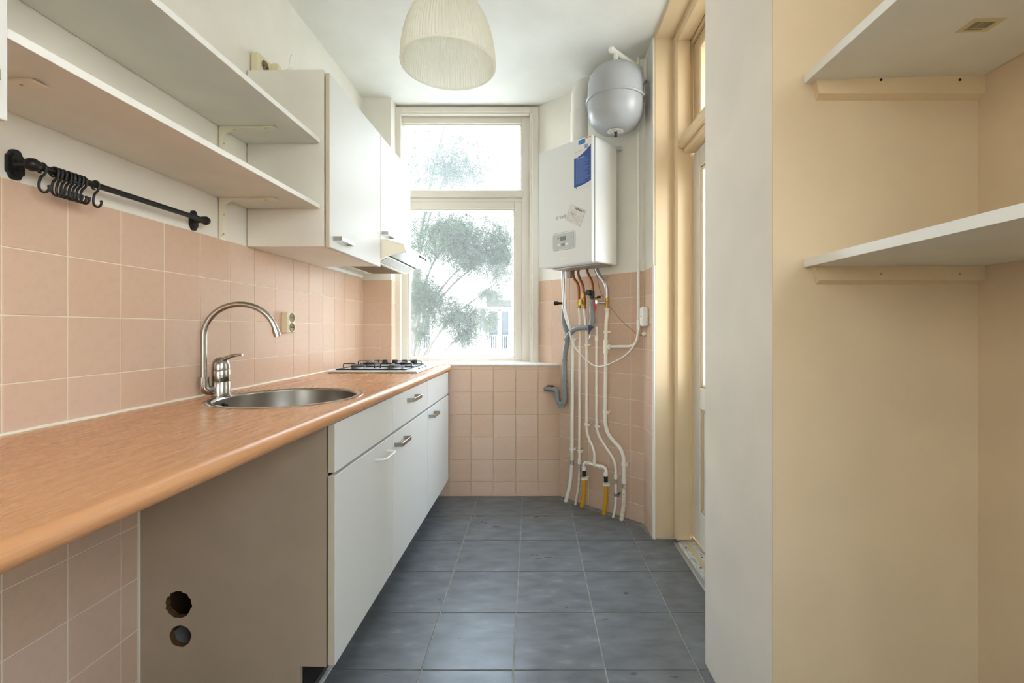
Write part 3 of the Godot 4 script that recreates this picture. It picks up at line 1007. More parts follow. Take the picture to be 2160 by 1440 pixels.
# ---------------------------------------------------------------- gas hob
func hob() -> void:
	var o := thing("gas_hob", "white enamel gas hob with four burners and black knobs", "hob", TL * Transform3D(Basis(), Vector3(0, 0.893, 0)))
	mb()
	bx(0.053, 0.545, 0.0, 0.007, -3.035, -2.48, 0.003)
	commit("tray", M.steel_dull, o)
	mb()
	bx(0.056, 0.542, 0.0065, 0.0115, -3.032, -2.483, 0.003)
	bx(0.080, 0.475, 0.0105, 0.0125, -2.93, -2.51, 0.002)
	commit("plate", M.enamel, o)
	var spots := [[Vector2(0.175, 2.615), 0.036], [Vector2(0.385, 2.615), 0.048], [Vector2(0.175, 2.825), 0.048], [Vector2(0.385, 2.825), 0.036]]
	for q in spots:
		var p: Vector2 = q[0]
		var r: float = q[1]
		var x := Transform3D(Basis(), Vector3(p.x, 0.012, -p.y))
		mb()
		lathe([Vector2(r * 1.45, 0.0), Vector2(r * 1.4, 0.002), Vector2(r * 1.05, 0.003), Vector2(r, 0.004), Vector2(r * 0.98, 0.010), Vector2(r * 1.02, 0.011), Vector2(r * 1.02, 0.013)], 36, x)
		commit("burner", M.burner, o)
		mb()
		lathe([Vector2(r * 1.04, 0.013), Vector2(r * 1.06, 0.0165), Vector2(r * 1.0, 0.019), Vector2(0.0, 0.0195)], 36, x)
		commit("burner_cap", M.cast, o)
	for k in 4:
		mb()
		var x := Transform3D(Basis(), Vector3(0.198 + 0.064 * k, 0.0115, -2.985))
		lathe([Vector2(0.0205, 0.0), Vector2(0.0205, 0.006), Vector2(0.0185, 0.012), Vector2(0.017, 0.026), Vector2(0.0155, 0.028), Vector2(0.0, 0.0285)], 28, x)
		commit("knob", M.black_plastic, o)
	for k in 3:
		mb()
		lathe([Vector2(0.006, 0.0), Vector2(0.005, 0.003), Vector2(0.0, 0.0032)], 14, Transform3D(Basis(), Vector3(0.508, 0.0115, -2.66 - 0.075 * k)))
		commit("button", M.dark_gap, o)
	for g in 2:
		var u0 := 2.512 + 0.212 * g
		var s := thing("pan_support", ["black wire pan support on the near pair of hob burners", "black wire pan support on the far pair of hob burners by the knobs"][g], "pan support", TL * Transform3D(Basis(), Vector3(0, 0.9075, 0)), "pan supports on the gas hob")
		mb()
		var y := 0.003
		var loop: Array = [Vector3(0.083, y, -u0 - 0.010), Vector3(0.09, y, -u0 - 0.002), Vector3(0.465, y, -u0 - 0.002), Vector3(0.472, y, -u0 - 0.010), Vector3(0.472, y, -u0 - 0.196), Vector3(0.465, y, -u0 - 0.203), Vector3(0.09, y, -u0 - 0.203), Vector3(0.083, y, -u0 - 0.196), Vector3(0.083, y, -u0 - 0.010)]
		tube(loop, 0.0034, 8)
		commit("base_ring", M.black_metal, s)
		for bi in 2:
			var cx := 0.175 + 0.21 * bi
			var cz := -u0 - 0.103
			for dirv in [Vector3(1, 0, 0), Vector3(-1, 0, 0), Vector3(0, 0, 1), Vector3(0, 0, -1)]:
				var reach := 0.1 if absf(dirv.z) > 0.5 else (0.091 if (bi == 0) == (dirv.x < 0) else 0.088)
				var a: Vector3 = Vector3(cx, 0, cz) + dirv * reach
				var b: Vector3 = Vector3(cx, 0, cz) + dirv * 0.026
				mb()
				tube([a + Vector3(0, 0.002, 0), a + Vector3(0, 0.024, 0), a + Vector3(0, 0.028, 0) - dirv * 0.004, b + Vector3(0, 0.028, 0), b + Vector3(0, 0.027, 0) + dirv * -0.004], 0.0031, 8)
				commit("finger", M.black_metal, s)

# ---------------------------------------------------------------- range hood
func dots(w: int, h: int, step: int, back: Color, hole: Color) -> ImageTexture:
	var im := Image.create(w, h, false, Image.FORMAT_RGB8)
	im.fill(back)
	for y in h:
		for x in w:
			var row := y / step
			var xx := (x + (step / 2 if row % 2 else 0)) % step
			var yy := y % step
			if Vector2(xx - step * 0.5, yy - step * 0.5).length() < step * 0.36: im.set_pixel(x, y, hole)
	return ImageTexture.create_from_image(im)

func hood() -> void:
	var h := thing("range_hood", "cream metal range hood with raised glass visor above the hob", "range hood", TL)
	var u0 := 2.49
	var u1 := 3.05
	mb()
	prism(PackedVector2Array([Vector2(0.30, 1.622), Vector2(0.372, 1.623), Vector2(0.467, 1.598), Vector2(0.478, 1.556), Vector2(0.40, 1.534), Vector2(0.30, 1.534)]), -u0 - 0.002, -u0)
	prism(PackedVector2Array([Vector2(0.30, 1.622), Vector2(0.372, 1.623), Vector2(0.467, 1.598), Vector2(0.478, 1.556), Vector2(0.40, 1.534), Vector2(0.30, 1.534)]), -u1, -u1 + 0.002)
	prism(PackedVector2Array([Vector2(0.345, 1.622), Vector2(0.372, 1.623), Vector2(0.467, 1.598), Vector2(0.466, 1.5965), Vector2(0.372, 1.621), Vector2(0.345, 1.62)]), -u1, -u0)
	commit("housing", M.cream_plastic, h)
	mb()
	prism(PackedVector2Array([Vector2(0.466, 1.598), Vector2(0.470, 1.598), Vector2(0.482, 1.558), Vector2(0.478, 1.555)]), -u1, -u0)
	commit("control_strip", M.white_plastic, h)
	for k in 5:
		mb()
		var p := Vector3(0.4775, 1.577, -u0 - 0.30 - 0.035 * k)
		box(Vector3(-0.003, -0.007, -0.011), Vector3(0.003, 0.007, 0.011), 0.001, Transform3D(Basis(Vector3(0, 0, 1), 0.28), p))
		commit("switch", M.dark_gap if k % 2 == 0 else M.black_plastic, h)
	mb()
	prism(PackedVector2Array([Vector2(0.395, 1.537), Vector2(0.476, 1.557), Vector2(0.477, 1.553), Vector2(0.396, 1.533)]), -u1 + 0.004, -u0 - 0.004)
	commit("glass_visor", M.visor, h)
	mb()
	prism(PackedVector2Array([Vector2(0.476, 1.558), Vector2(0.482, 1.558), Vector2(0.482, 1.551), Vector2(0.476, 1.551)]), -u1, -u0)
	commit("visor_trim", M.steel_dull, h)
	mb()
	# main box under the cabinet
	bx(0.004, 0.30, 1.502, 1.620, -u1, -u0)
	commit("body", M.cream_plastic, h)
	mb()
	prism(PackedVector2Array([Vector2(0.298, 1.534), Vector2(0.37, 1.541), Vector2(0.376, 1.534), Vector2(0.316, 1.500), Vector2(0.298, 1.500)]), -u1 + 0.002, -u0 - 0.001)
	commit("front_frame", M.cream_plastic, h)
	var dt := dots(512, 96, 12, c8(190, 184, 168), c8(34, 34, 32))
	var gm := mat(Color.WHITE, 0.45, 0.2)
	gm.albedo_texture = dt
	mb()
	var a := Vector3(0.3225, 1.5030, -u0 - 0.03)
	var b := Vector3(0.3685, 1.5290, -u0 - 0.03)
	var nn := Vector3(0.49, -0.87, 0) * 0.0012
	var e := Vector3(0, 0, -(u1 - u0) + 0.06)
	quad(a + nn, a + nn + e, b + nn + e, b + nn, nn)
	quad(a + nn, b + nn, b, a, Vector3(0, 0, 1))
	quad(a + nn + e, b + nn + e, b + e, a + e, Vector3(0, 0, -1))
	commit("front_grille", gm, h, Transform3D(), "perforated sloping front grille")
	var gm2 := mat(Color.WHITE, 0.5, 0.4)
	gm2.albedo_texture = dots(512, 256, 12, c8(132, 112, 84), c8(44, 34, 24))
	mb()
	var y := 1.5008
	quad(Vector3(0.10, y, -u0 - 0.03), Vector3(0.10, y, -u1 + 0.03), Vector3(0.295, y, -u1 + 0.03), Vector3(0.295, y, -u0 - 0.03), Vector3.DOWN)
	quad(Vector3(0.295, y, -u0 - 0.03), Vector3(0.295, y, -u1 + 0.03), Vector3(0.295, y + 0.002, -u1 + 0.03), Vector3(0.295, y + 0.002, -u0 - 0.03), Vector3(1, 0, 0))
	commit("grease_filter", gm2, h, Transform3D(), "brown perforated grease filter")
	boxpart("lamp_cover", M.visor, h, 0.03, 0.082, 1.4975, 1.503, -u1 + 0.06, -u0 - 0.06, 0.002)
	var tr := thing("hood_wall_strip", "white strip on the wall along the back of the range hood", "strip", TL)
	boxpart("strip", M.white_plastic, tr, 0.0, 0.012, 1.479, 1.501, -3.09, -2.488, 0.002)

# ---------------------------------------------------------------- sockets on the left wall
func cup(parent: Node, c: Vector3, dir: Vector3, r: float, m: Material) -> void:
	mb()
	lathe([Vector2(0.0, 0.0006), Vector2(r * 0.82, 0.0006), Vector2(r * 0.9, 0.0016), Vector2(r, 0.002), Vector2(r * 1.05, 0.0004)].map(func(q): return q), 24, Transform3D(facing(dir), c))
	var o := commit("socket_cup", m, parent)
	for s in [-1.0, 1.0]:
		mb()
		lathe([Vector2(r * 0.13, 0.001), Vector2(r * 0.12, 0.0026), Vector2(0.0, 0.0028)], 10, Transform3D(facing(dir), c + (Vector3(0, 0, 1) if absf(dir.x) > 0.5 else Vector3(1, 0, 0)) * s * r * 0.42))
		commit("pin_hole", M.dark_gap, o)

func sockets() -> void:
	var s := thing("wall_socket", "cream double wall socket on the pink tiles beside the tap spout", "socket", TL)
	mb()
	box(Vector3(0.0, 1.114, -2.192), Vector3(0.036, 1.214, -2.128), 0.005)
	commit("case", M.old_plastic, s)
	cup(s, Vector3(0.036, 1.187, -2.16), Vector3(1, 0, 0), 0.021, M.socket_hole)
	cup(s, Vector3(0.036, 1.141, -2.16), Vector3(1, 0, 0), 0.021, M.socket_hole)
	var o := thing("wall_socket", "old cream socket block on the wall above the tall wall cabinet", "socket", TL)
	mb()
	box(Vector3(0.0, 2.198, -2.07), Vector3(0.036, 2.297, -1.905), 0.006)
	commit("case", M.old_plastic, o)
	cup(o, Vector3(0.036, 2.256, -1.95), Vector3(1, 0, 0), 0.024, M.socket_hole)
	mb()
	box(Vector3(0.034, 2.25, -2.025), Vector3(0.064, 2.298, -1.995), 0.003)
	commit("plug", M.old_plastic, o)
	mb()
	prism(PackedVector2Array([Vector2(0, 0), Vector2(0.06, 0), Vector2(0.064, 0.036), Vector2(0.052, 0.022), Vector2(0.03, 0.012), Vector2(0.0, 0.014)]), -0.014, 0.0, Transform3D(Basis(), Vector3(0.032, 2.276, -2.04)))
	commit("broken_cover", M.old_plastic, o)

# ---------------------------------------------------------------- boiler
func text(called: String, s: String, size: float, m: Material, parent: Node, xf: Transform3D) -> void:
	var t := TextMesh.new()
	var f := SystemFont.new()
	f.font_names = PackedStringArray(["Droid Sans"])
	t.font = f
	t.text = s
	t.font_size = 32
	t.pixel_size = size / 32.0
	t.depth = 0.0008
	t.material = m
	var o := MeshInstance3D.new()
	o.name = called
	o.mesh = t
	o.transform = xf
	parent.add_child(o, true)

func label_blue() -> ImageTexture:
	var w := 192
	var h := 480
	var im := Image.create(w, h, false, Image.FORMAT_RGB8)
	im.fill(c8(232, 232, 230))
	var blue := c8(52, 84, 156)
	for y in h:
		for x in w:
			# blue field with a swung top and bottom edge
			var s := float(x) / w
			var top := 172.0 - 92.0 * pow(s, 1.7)
			var bot := 452.0 - 34.0 * s * s
			if y > top and y < bot: im.set_pixel(x, y, blue)
	im.fill_rect(Rect2i(52, 10, 74, 42), c8(40, 74, 140))
	im.fill_rect(Rect2i(60, 16, 62, 30), c8(70, 140, 204))
	im.fill_rect(Rect2i(126, 4, 62, 7), c8(190, 50, 46))
	# small orange-red lettering strokes and the paler corner
	var g := RandomNumberGenerator.new()
	g.seed = 12
	for k in 7:
		im.fill_rect(Rect2i(20 + 12 * k, 112 - k, 7, 3), c8(222, 150, 90))
		im.fill_rect(Rect2i(20 + 12 * k, 112 - k, 3, 13), c8(222, 150, 90))
	im.fill_rect(Rect2i(120, 66, 40, 40), c8(150, 160, 186))
	for y in range(60, 112):
		for x in range(120, 160):
			if y > 172.0 - 92.0 * pow(float(x) / w, 1.7): im.set_pixel(x, y, c8(96, 112, 160))
	var y := 176
	while y < 420:
		var head := y in [176, 220, 229, 375, 384]
		var x := 20
		var stop := g.randi_range(110, 178)
		while x < stop:
			var l := g.randi_range(4, 13)
			im.fill_rect(Rect2i(x, y, l, 4 if head else 3), c8(226, 232, 244) if head else c8(140, 160, 204))
			x += l + 2
		y += 9 if y != 384 else 10
	for k in 5: im.fill_rect(Rect2i(20 + 30 * k, 468, 20, 2), c8(220, 170, 160))
	im.fill_rect(Rect2i(22, 456, 10, 9), c8(90, 96, 100))
	return ImageTexture.create_from_image(im)

func label_paper() -> ImageTexture:
	var im := Image.create(256, 200, false, Image.FORMAT_RGB8)
	im.fill(c8(226, 222, 217))
	var g := RandomNumberGenerator.new()
	g.seed = 5
	im.fill_rect(Rect2i(0, 0, 256, 3), c8(180, 178, 176))
	im.fill_rect(Rect2i(253, 0, 3, 200), c8(150, 148, 146))
	for r in range(46, 190, 9):
		var x := 10
		while x < 236:
			var l := g.randi_range(5, 26)
			if g.randf() < 0.7: im.fill_rect(Rect2i(x, r, l, 3), c8(170, 166, 162) if g.randf() < 0.6 else c8(196, 190, 186))
			x += l + 4
	for k in 4: im.fill_rect(Rect2i(60 + 22 * k, 80 + 12 * (k % 2), 9, 22), c8(150, 146, 142))
	im.fill_rect(Rect2i(228, 12, 14, 16), c8(90, 88, 86))
	return ImageTexture.create_from_image(im)

func decal(parent: Node, called: String, m: Material, c: Vector3, w: float, h: float, roll := 0.0, label := "") -> MeshInstance3D:
	# thin printed sheet in the xy plane facing +z
	mb()
	var x := Transform3D(Basis(Vector3(0, 0, 1), roll), c)
	quad(x * Vector3(-w / 2, -h / 2, 0), x * Vector3(w / 2, -h / 2, 0), x * Vector3(w / 2, h / 2, 0), x * Vector3(-w / 2, h / 2, 0), Vector3(0, 0, 1))
	for q in [[Vector2(-w / 2, -h / 2), Vector2(w / 2, -h / 2), Vector3(0, -1, 0)], [Vector2(w / 2, h / 2), Vector2(-w / 2, h / 2), Vector3(0, 1, 0)], [Vector2(w / 2, -h / 2), Vector2(w / 2, h / 2), Vector3(1, 0, 0)], [Vector2(-w / 2, h / 2), Vector2(-w / 2, -h / 2), Vector3(-1, 0, 0)]]:
		var p0: Vector2 = q[0]
		var p1: Vector2 = q[1]
		var nrm: Vector3 = x.basis * q[2]
		for tt in [[Vector3(p0.x, p0.y, 0), Vector3(p1.x, p1.y, 0), Vector3(p1.x, p1.y, -0.0006)], [Vector3(p0.x, p0.y, 0), Vector3(p1.x, p1.y, -0.0006), Vector3(p0.x, p0.y, -0.0006)]]:
			tri(x * tt[0], x * tt[1], x * tt[2], nrm, nrm, nrm)
	return commit(called, m, parent, Transform3D(), label)

func round_rect(x0: float, x1: float, y0: float, y1: float, r: float) -> PackedVector2Array:
	var p := PackedVector2Array()
	for q in [[x1 - r, y1 - r, 0.0], [x0 + r, y1 - r, PI / 2], [x0 + r, y0 + r, PI], [x1 - r, y0 + r, PI * 1.5]]:
		for k in 7:
			var a: float = q[2] + PI / 2 * k / 6
			p.append(Vector2(q[0] + cos(a) * r, q[1] + sin(a) * r))
	return p

func boiler() -> void:
	var o := thing("boiler", "white wall-hung gas boiler with blue sticker in the diagonal corner", "boiler", TC)
	mb()
	bx(0.072, 0.4775, 1.516, 2.224, 0.045, 0.262, 0.004)
	commit("body", M.boiler, o)
	mb()
	bx(0.061, 0.471, 1.512, 2.232, 0.2565, 0.284, 0.007)
	var cov := commit("front_cover", M.boiler, o)
	mb()
	bx(0.471, 0.4735, 1.516, 2.226, 0.254, 0.268)
	commit("seam", M.drain, o)
	mb()
	bx(0.40, 0.496, 2.206, 2.230, 0.012, 0.044, 0.003)
	bx(0.06, 0.09, 2.22, 2.238, 0.012, 0.06, 0.003)
	commit("hanging_rail", M.galv, o)
	mb()
	bx(0.10, 0.46, 1.507, 1.518, 0.07, 0.20, 0.004)
	bx(0.115, 0.145, 1.465, 1.51, 0.05, 0.075, 0.002)
	commit("connection_tray", M.steel_dull, o)
	var z := 0.284
	var lm := mat(Color.WHITE, 0.35)
	lm.albedo_texture = label_blue()
	decal(cov, "sticker", lm, Vector3(0.4005, 2.082, z + 0.0006), 0.121, 0.288, 0.0, "tall white and blue printed sticker")
	var pm := mat(Color.WHITE, 0.45)
	pm.albedo_texture = label_paper()
	decal(cov, "service_label", pm, Vector3(0.3475, 1.794, z + 0.0012), 0.125, 0.098, -0.47, "tilted pale service label")
	text("lettering", "Vaillant", 0.026, M.drain, cov, Transform3D(Basis(), Vector3(0.272, 1.800, z + 0.0003)))
	mb()
	var ring: Array = []
	for k in 17: ring.append(Vector3(0.212 + cos(TAU * k / 16) * 0.0085, 1.800 + sin(TAU * k / 16) * 0.0085, z))
	tube(ring, 0.0012, 6)
	rod(Vector3(0.208, 1.7965, z), Vector3(0.212, 1.804, z), 0.0011, -1, 6)
	rod(Vector3(0.216, 1.7965, z), Vector3(0.212, 1.804, z), 0.0011, -1, 6)
	commit("emblem", M.drain, cov)
	text("lettering", "Vaillant", 0.017, M.dark_gap, cov, Transform3D(Basis(Vector3(0, 0, 1), -0.47), Vector3(0.373, 1.823, z + 0.0015)))
	mb()
	prism(round_rect(0.176, 0.347, 1.606, 1.707, 0.016), z - 0.002, z + 0.002)
	var pan := commit("control_panel", M.boiler, cov, Transform3D(), "grey control panel with small screen")
	mb()
	prism(round_rect(0.181, 0.342, 1.611, 1.702, 0.013), z, z + 0.004)
	commit("panel_face", mat(c8(196, 198, 196), 0.4), pan)
	mb()
	prism(round_rect(0.174, 0.349, 1.604, 1.709, 0.018), z - 0.002, z + 0.0006)
	commit("panel_groove", M.drain, pan)
	boxpart("display", mat(c8(128, 138, 128), 0.2), pan, 0.236, 0.281, 1.660, 1.684, z + 0.003, z + 0.0048, 0.001)
	for k in 3:
		mb()
		prism(round_rect(0.218 + 0.030 * k, 0.242 + 0.030 * k, 1.628, 1.642, 0.005), z + 0.003, z + 0.0058)
		commit("button", M.drain if k == 1 else M.boiler, pan)
	mb()
	lathe([Vector2(0.0065, 0.0), Vector2(0.006, 0.002), Vector2(0.003, 0.0026), Vector2(0.0, 0.0026)], 18, Transform3D(Basis(Vector3(1, 0, 0), PI / 2), Vector3(0.223, 1.676, z + 0.003)))
	commit("pilot_light", M.drain, pan)
	boxpart("badge", M.white_plastic, cov, 0.236, 0.287, 1.540, 1.562, z - 0.001, z + 0.002, 0.001)
	var f := thing("flue_pipe", "white flue pipe rising from the boiler top to the wall", "pipe", TC)
	mb()
	tube(smooth([Vector3(0.283, 2.222, 0.16), Vector3(0.283, 2.35, 0.16), Vector3(0.283, 2.50, 0.16), Vector3(0.283, 2.58, 0.155), Vector3(0.283, 2.63, 0.115), Vector3(0.283, 2.65, 0.05), Vector3(0.283, 2.652, -0.01)], 5), 0.049, 28)
	commit("duct", M.flue, f)
	mb()
	lathe([Vector2(0.049, 2.224), Vector2(0.053, 2.226), Vector2(0.053, 2.455), Vector2(0.049, 2.458)], 28, Transform3D(Basis(), Vector3(0.283, 0, 0.16)))
	commit("sleeve", M.flue, f)

# ---------------------------------------------------------------- expansion vessel
func vessel() -> void:
	var c := Vector3(0.471, 0, -2.57)
	var t := thing("expansion_vessel", "grey domed expansion vessel hanging above the boiler", "tank", Transform3D(Basis(), c))
	mb()
	lathe([Vector2(0.0, 2.236), Vector2(0.03, 2.237), Vector2(0.06, 2.242), Vector2(0.092, 2.255), Vector2(0.12, 2.277), Vector2(0.141, 2.306), Vector2(0.152, 2.34), Vector2(0.1555, 2.375), Vector2(0.156, 2.41)], 56)
	commit("lower_shell", M.tank, t)
	mb()
	lathe([Vector2(0.156, 2.424), Vector2(0.1555, 2.48), Vector2(0.153, 2.52), Vector2(0.144, 2.552), Vector2(0.125, 2.58), Vector2(0.095, 2.60), Vector2(0.05, 2.612), Vector2(0.0, 2.615)], 56)
	commit("upper_shell", M.tank, t)
	mb()
	lathe([Vector2(0.155, 2.408), Vector2(0.163, 2.410), Vector2(0.1665, 2.417), Vector2(0.163, 2.424), Vector2(0.155, 2.427)], 56)
	commit("clamp_band", M.tank, t)
	var im := Image.create(256, 32, false, Image.FORMAT_RGB8)
	im.fill(c8(240, 240, 236))
	var g := RandomNumberGenerator.new()
	g.seed = 3
	for k in 40:
		im.fill_rect(Rect2i(6 * k + 4, g.randi_range(6, 20), g.randi_range(2, 4), g.randi_range(4, 8)), c8(50, 50, 50))
	var m := mat(Color.WHITE, 0.4)
	m.albedo_texture = ImageTexture.create_from_image(im)
	mb()
	lathe([Vector2(0.012, 2.2352), Vector2(0.026, 2.2356), Vector2(0.045, 2.2378)], 40, Transform3D(Basis(), Vector3(-0.003, 0, 0.022)))
	commit("label_ring", m, t, Transform3D(), "round white printed label")
	mb()
	lathe([Vector2(0.0, 2.214), Vector2(0.007, 2.214), Vector2(0.008, 2.217), Vector2(0.008, 2.238)], 16, Transform3D(Basis(), Vector3(0, 0, 0.012)))
	commit("valve_cap", M.black_plastic, t)
	var b := thing("vessel_pipe", "cream painted pipe and wall plate holding the expansion vessel", "pipe")
	mb()
	var a := Vector3(0.437, 2.658, -2.487)
	var e := Vector3(0.642, 2.640, -2.655)
	tube([a, e], 0.0155, 18)
	ball(a, 0.019, 16)
	tube([a + (e - a) * 0.12, a + (e - a) * 0.12 - Vector3(0, 0.06, 0)], 0.012, 14)
	commit("arm", M.pipe_paint, b)
	mb()
	box(Vector3(-0.006, -0.07, -0.03), Vector3(0.006, 0.05, 0.03), 0.003, Transform3D(Basis(), Vector3(0.649, 2.62, -2.62)))
	commit("wall_plate", M.pipe_paint, b)

# ---------------------------------------------------------------- pipework under the boiler (all in the frame of the diagonal wall)
func P(list: Array, z: float) -> Array:
	var out: Array = []
	for q in list: out.append(Vector3(q[0], q[1], z))
	return out

func pipe(label: String, category := "pipe", called := "heating_pipe") -> Node3D:
	return thing(called, label, category, TC)

func clamp_at(parent: Node, x: float, y: float, r: float, m: Material) -> void:
	mb()
	lathe([Vector2(r, -0.007), Vector2(r + 0.0045, -0.007), Vector2(r + 0.0045, 0.007), Vector2(r, 0.007)], 18, Transform3D(Basis(), Vector3(x, y, 0.05)))
	bx(x + r - 0.001, x + r + 0.015, y - 0.006, y + 0.006, 0.044, 0.056, 0.001)
	bx(x - 0.004, x + 0.004, y - 0.004, y + 0.004, 0.0, 0.05 - r)
	commit("pipe_clip", m, parent)

func nut(parent: Node, called: String, x: float, y0: float, y1: float, r: float, m: Material, hexa := true, z := 0.05) -> void:
	mb()
	lathe([Vector2(r * 0.85, y0), Vector2(r, y0 + 0.001), Vector2(r, y1 - 0.001), Vector2(r * 0.85, y1)], 6 if hexa else 18, Transform3D(Basis(), Vector3(x, 0, z)))
	commit(called, m, parent)

func pipes() -> void:
	var wp: Material = M.pipe_paint
	# 1: galvanised from the boiler, valve, then white pipe to the floor (leftmost)
	var a := pipe("leftmost pipe below the boiler, silver above and white painted down to the floor")
	mb()
	tube(P([[0.091, 1.520], [0.100, 1.33], [0.103, 1.29]], 0.085), 0.011, 14)
	commit("upper_tube", M.galv, a)
	mb()
	tube(smooth([Vector3(0.103, 1.27, 0.085), Vector3(0.116, 1.19, 0.07), Vector3(0.138, 1.12, 0.052), Vector3(0.146, 1.06, 0.05), Vector3(0.144, 0.80, 0.05), Vector3(0.142, 0.56, 0.05), Vector3(0.141, 0.33, 0.05)], 5), 0.0118, 16)
	commit("riser", wp, a)
	mb()
	tube(smooth(P([[0.1405, 0.30], [0.138, 0.24], [0.124, 0.13], [0.107, 0.06], [0.088, 0.0]], 0.05), 5), 0.0125, 16)
	commit("floor_tail", wp, a)
	nut(a, "coupling", 0.1405, 0.29, 0.335, 0.0155, M.chipped)
	nut(a, "coupling", 0.1405, 0.255, 0.285, 0.0145, M.galv)
	clamp_at(a, 0.146, 1.068, 0.0125, wp)
	clamp_at(a, 0.1415, 0.357, 0.0125, wp)
	nut(a, "valve", 0.103, 1.265, 1.318, 0.0165, M.galv, true, 0.085)
	mb()
	tube([Vector3(0.09, 1.302, 0.09), Vector3(0.068, 1.302, 0.10), Vector3(0.066, 1.302, 0.101), Vector3(0.046, 1.302, 0.110), Vector3(0.041, 1.302, 0.112)], [0.007, 0.008, 0.0125, 0.0130, 0.0115], 18)
	commit("valve_cap", M.black_plastic, a)
	# 2 copper to thin white
	var b := pipe("thin white pipe with copper top, second from the left under the boiler")
	mb()
	tube(smooth(P([[0.157, 1.53], [0.158, 1.485], [0.168, 1.455], [0.190, 1.43], [0.201, 1.40], [0.203, 1.36], [0.203, 1.30]], 0.06), 5), 0.0085, 14)
	commit("copper_tube", M.copper, b)
	nut(b, "boiler_union", 0.157, 1.505, 1.532, 0.013, M.copper, true, 0.06)
	nut(b, "brass_coupling", 0.203, 1.268, 1.305, 0.0125, M.brass, true, 0.057)
	mb()
	tube(smooth([Vector3(0.203, 1.27, 0.056), Vector3(0.203, 1.2, 0.05), Vector3(0.202, 0.9, 0.05), Vector3(0.201, 0.6, 0.05), Vector3(0.200, 0.29, 0.05)], 4), 0.0077, 14)
	commit("riser", wp, b)
	mb()
	tube(smooth(P([[0.200, 0.27], [0.199, 0.20], [0.192, 0.12], [0.180, 0.06], [0.168, 0.0]], 0.05), 5), 0.008, 14)
	commit("floor_tail", M.chipped, b)
	nut(b, "coupling", 0.200, 0.27, 0.305, 0.0118, wp)
	nut(b, "coupling", 0.200, 0.225, 0.268, 0.0105, M.galv)
	clamp_at(b, 0.2025, 1.147, 0.008, wp)
	clamp_at(b, 0.2005, 0.352, 0.008, wp)
	# 3 copper, brass gas cock, white pipe to the manifold
	var c := pipe("white gas pipe with brass cock and yellow tap, feeding the branched manifold")
	mb()
	tube(smooth(P([[0.199, 1.53], [0.200, 1.488], [0.211, 1.455], [0.230, 1.424], [0.240, 1.395], [0.242, 1.365], [0.242, 1.35]], 0.062), 5), 0.0085, 14)
	commit("copper_tube", M.copper, c)
	nut(c, "boiler_union", 0.199, 1.505, 1.532, 0.013, M.copper, true, 0.062)
	nut(c, "brass_coupling", 0.242, 1.335, 1.362, 0.0125, M.brass, true, 0.06)
	mb()
	lathe([Vector2(0.010, 1.288), Vector2(0.0145, 1.295), Vector2(0.0145, 1.325), Vector2(0.010, 1.337)], 18, Transform3D(Basis(), Vector3(0.242, 0, 0.058)))
	commit("gas_cock", M.brass, c)
	nut(c, "brass_coupling", 0.242, 1.262, 1.29, 0.0125, M.brass, true, 0.056)
	mb()
	box(Vector3(-0.011, -0.021, -0.006), Vector3(0.011, 0.021, 0.006), 0.004, Transform3D(Basis(Vector3.UP, -0.5), Vector3(0.226, 1.302, 0.080)))
	commit("tap_lever", M.yellow_tap, c, Transform3D(), "yellow gas tap lever")
	mb()
	tube(smooth([Vector3(0.242, 1.265, 0.055), Vector3(0.246, 1.20, 0.05), Vector3(0.256, 1.11, 0.05), Vector3(0.258, 0.9, 0.05), Vector3(0.2575, 0.7, 0.05), Vector3(0.257, 0.53, 0.05), Vector3(0.262, 0.48, 0.05), Vector3(0.280, 0.435, 0.05), Vector3(0.306, 0.395, 0.05), Vector3(0.317, 0.355, 0.05), Vector3(0.318, 0.30, 0.05)], 5), 0.0082, 14)
	commit("riser", wp, c)
	clamp_at(c, 0.258, 1.034, 0.0085, wp)
	clamp_at(c, 0.257, 0.532, 0.0085, wp)
	mb()
	tube(smooth(P([[0.237, 0.215], [0.236, 0.245], [0.238, 0.272], [0.252, 0.288], [0.30, 0.288], [0.36, 0.287], [0.392, 0.286], [0.403, 0.272], [0.403, 0.245], [0.402, 0.215]], 0.05), 4), 0.0098, 14)
	commit("manifold", wp, c)
	for q in [[0.270, 0.288], [0.318, 0.288], [0.362, 0.287]]:
		mb()
		lathe([Vector2(0.011, -0.012), Vector2(0.0145, -0.010), Vector2(0.0145, 0.010), Vector2(0.011, 0.012)], 8, Transform3D(Basis(Vector3(0, 0, 1), PI / 2), Vector3(q[0], q[1], 0.05)))
		commit("fitting", M.chipped, c)
	nut(c, "fitting", 0.318, 0.293, 0.318, 0.0125, wp)
	for q in [[0.237, 0.218, -0.002], [0.402, 0.388, 0.0]]:
		var x: float = q[0]
		nut(c, "elbow_nut", x, 0.236, 0.262, 0.0145, wp)
		nut(c, "black_band", x, 0.200, 0.236, 0.0125, M.black_plastic, false)
		clamp_at(c, x, 0.186, 0.013, wp)
		mb()
		tube(smooth(P([[x, 0.185], [x + 0.001, 0.12], [x - 0.004, 0.06], [q[1], 0.0]], 0.05), 5), 0.0128, 16)
		commit("yellow_tail", M.yellow, c, Transform3D(), "yellow gas tail into the floor")
	# condensate drain, grey
	var g := thing("drain_pipe", "grey plastic drain pipes with trap bend beside the window sill", "drain", TC)
	mb()
	tube(smooth(P([[0.082, 1.285], [0.082, 1.18], [0.092, 1.14], [0.107, 1.11], [0.109, 1.06], [0.098, 1.01], [0.088, 0.95], [0.0875, 0.85], [0.087, 0.68]], 0.062), 5), 0.0172, 18)
	commit("main_run", M.drain, g)
	mb()
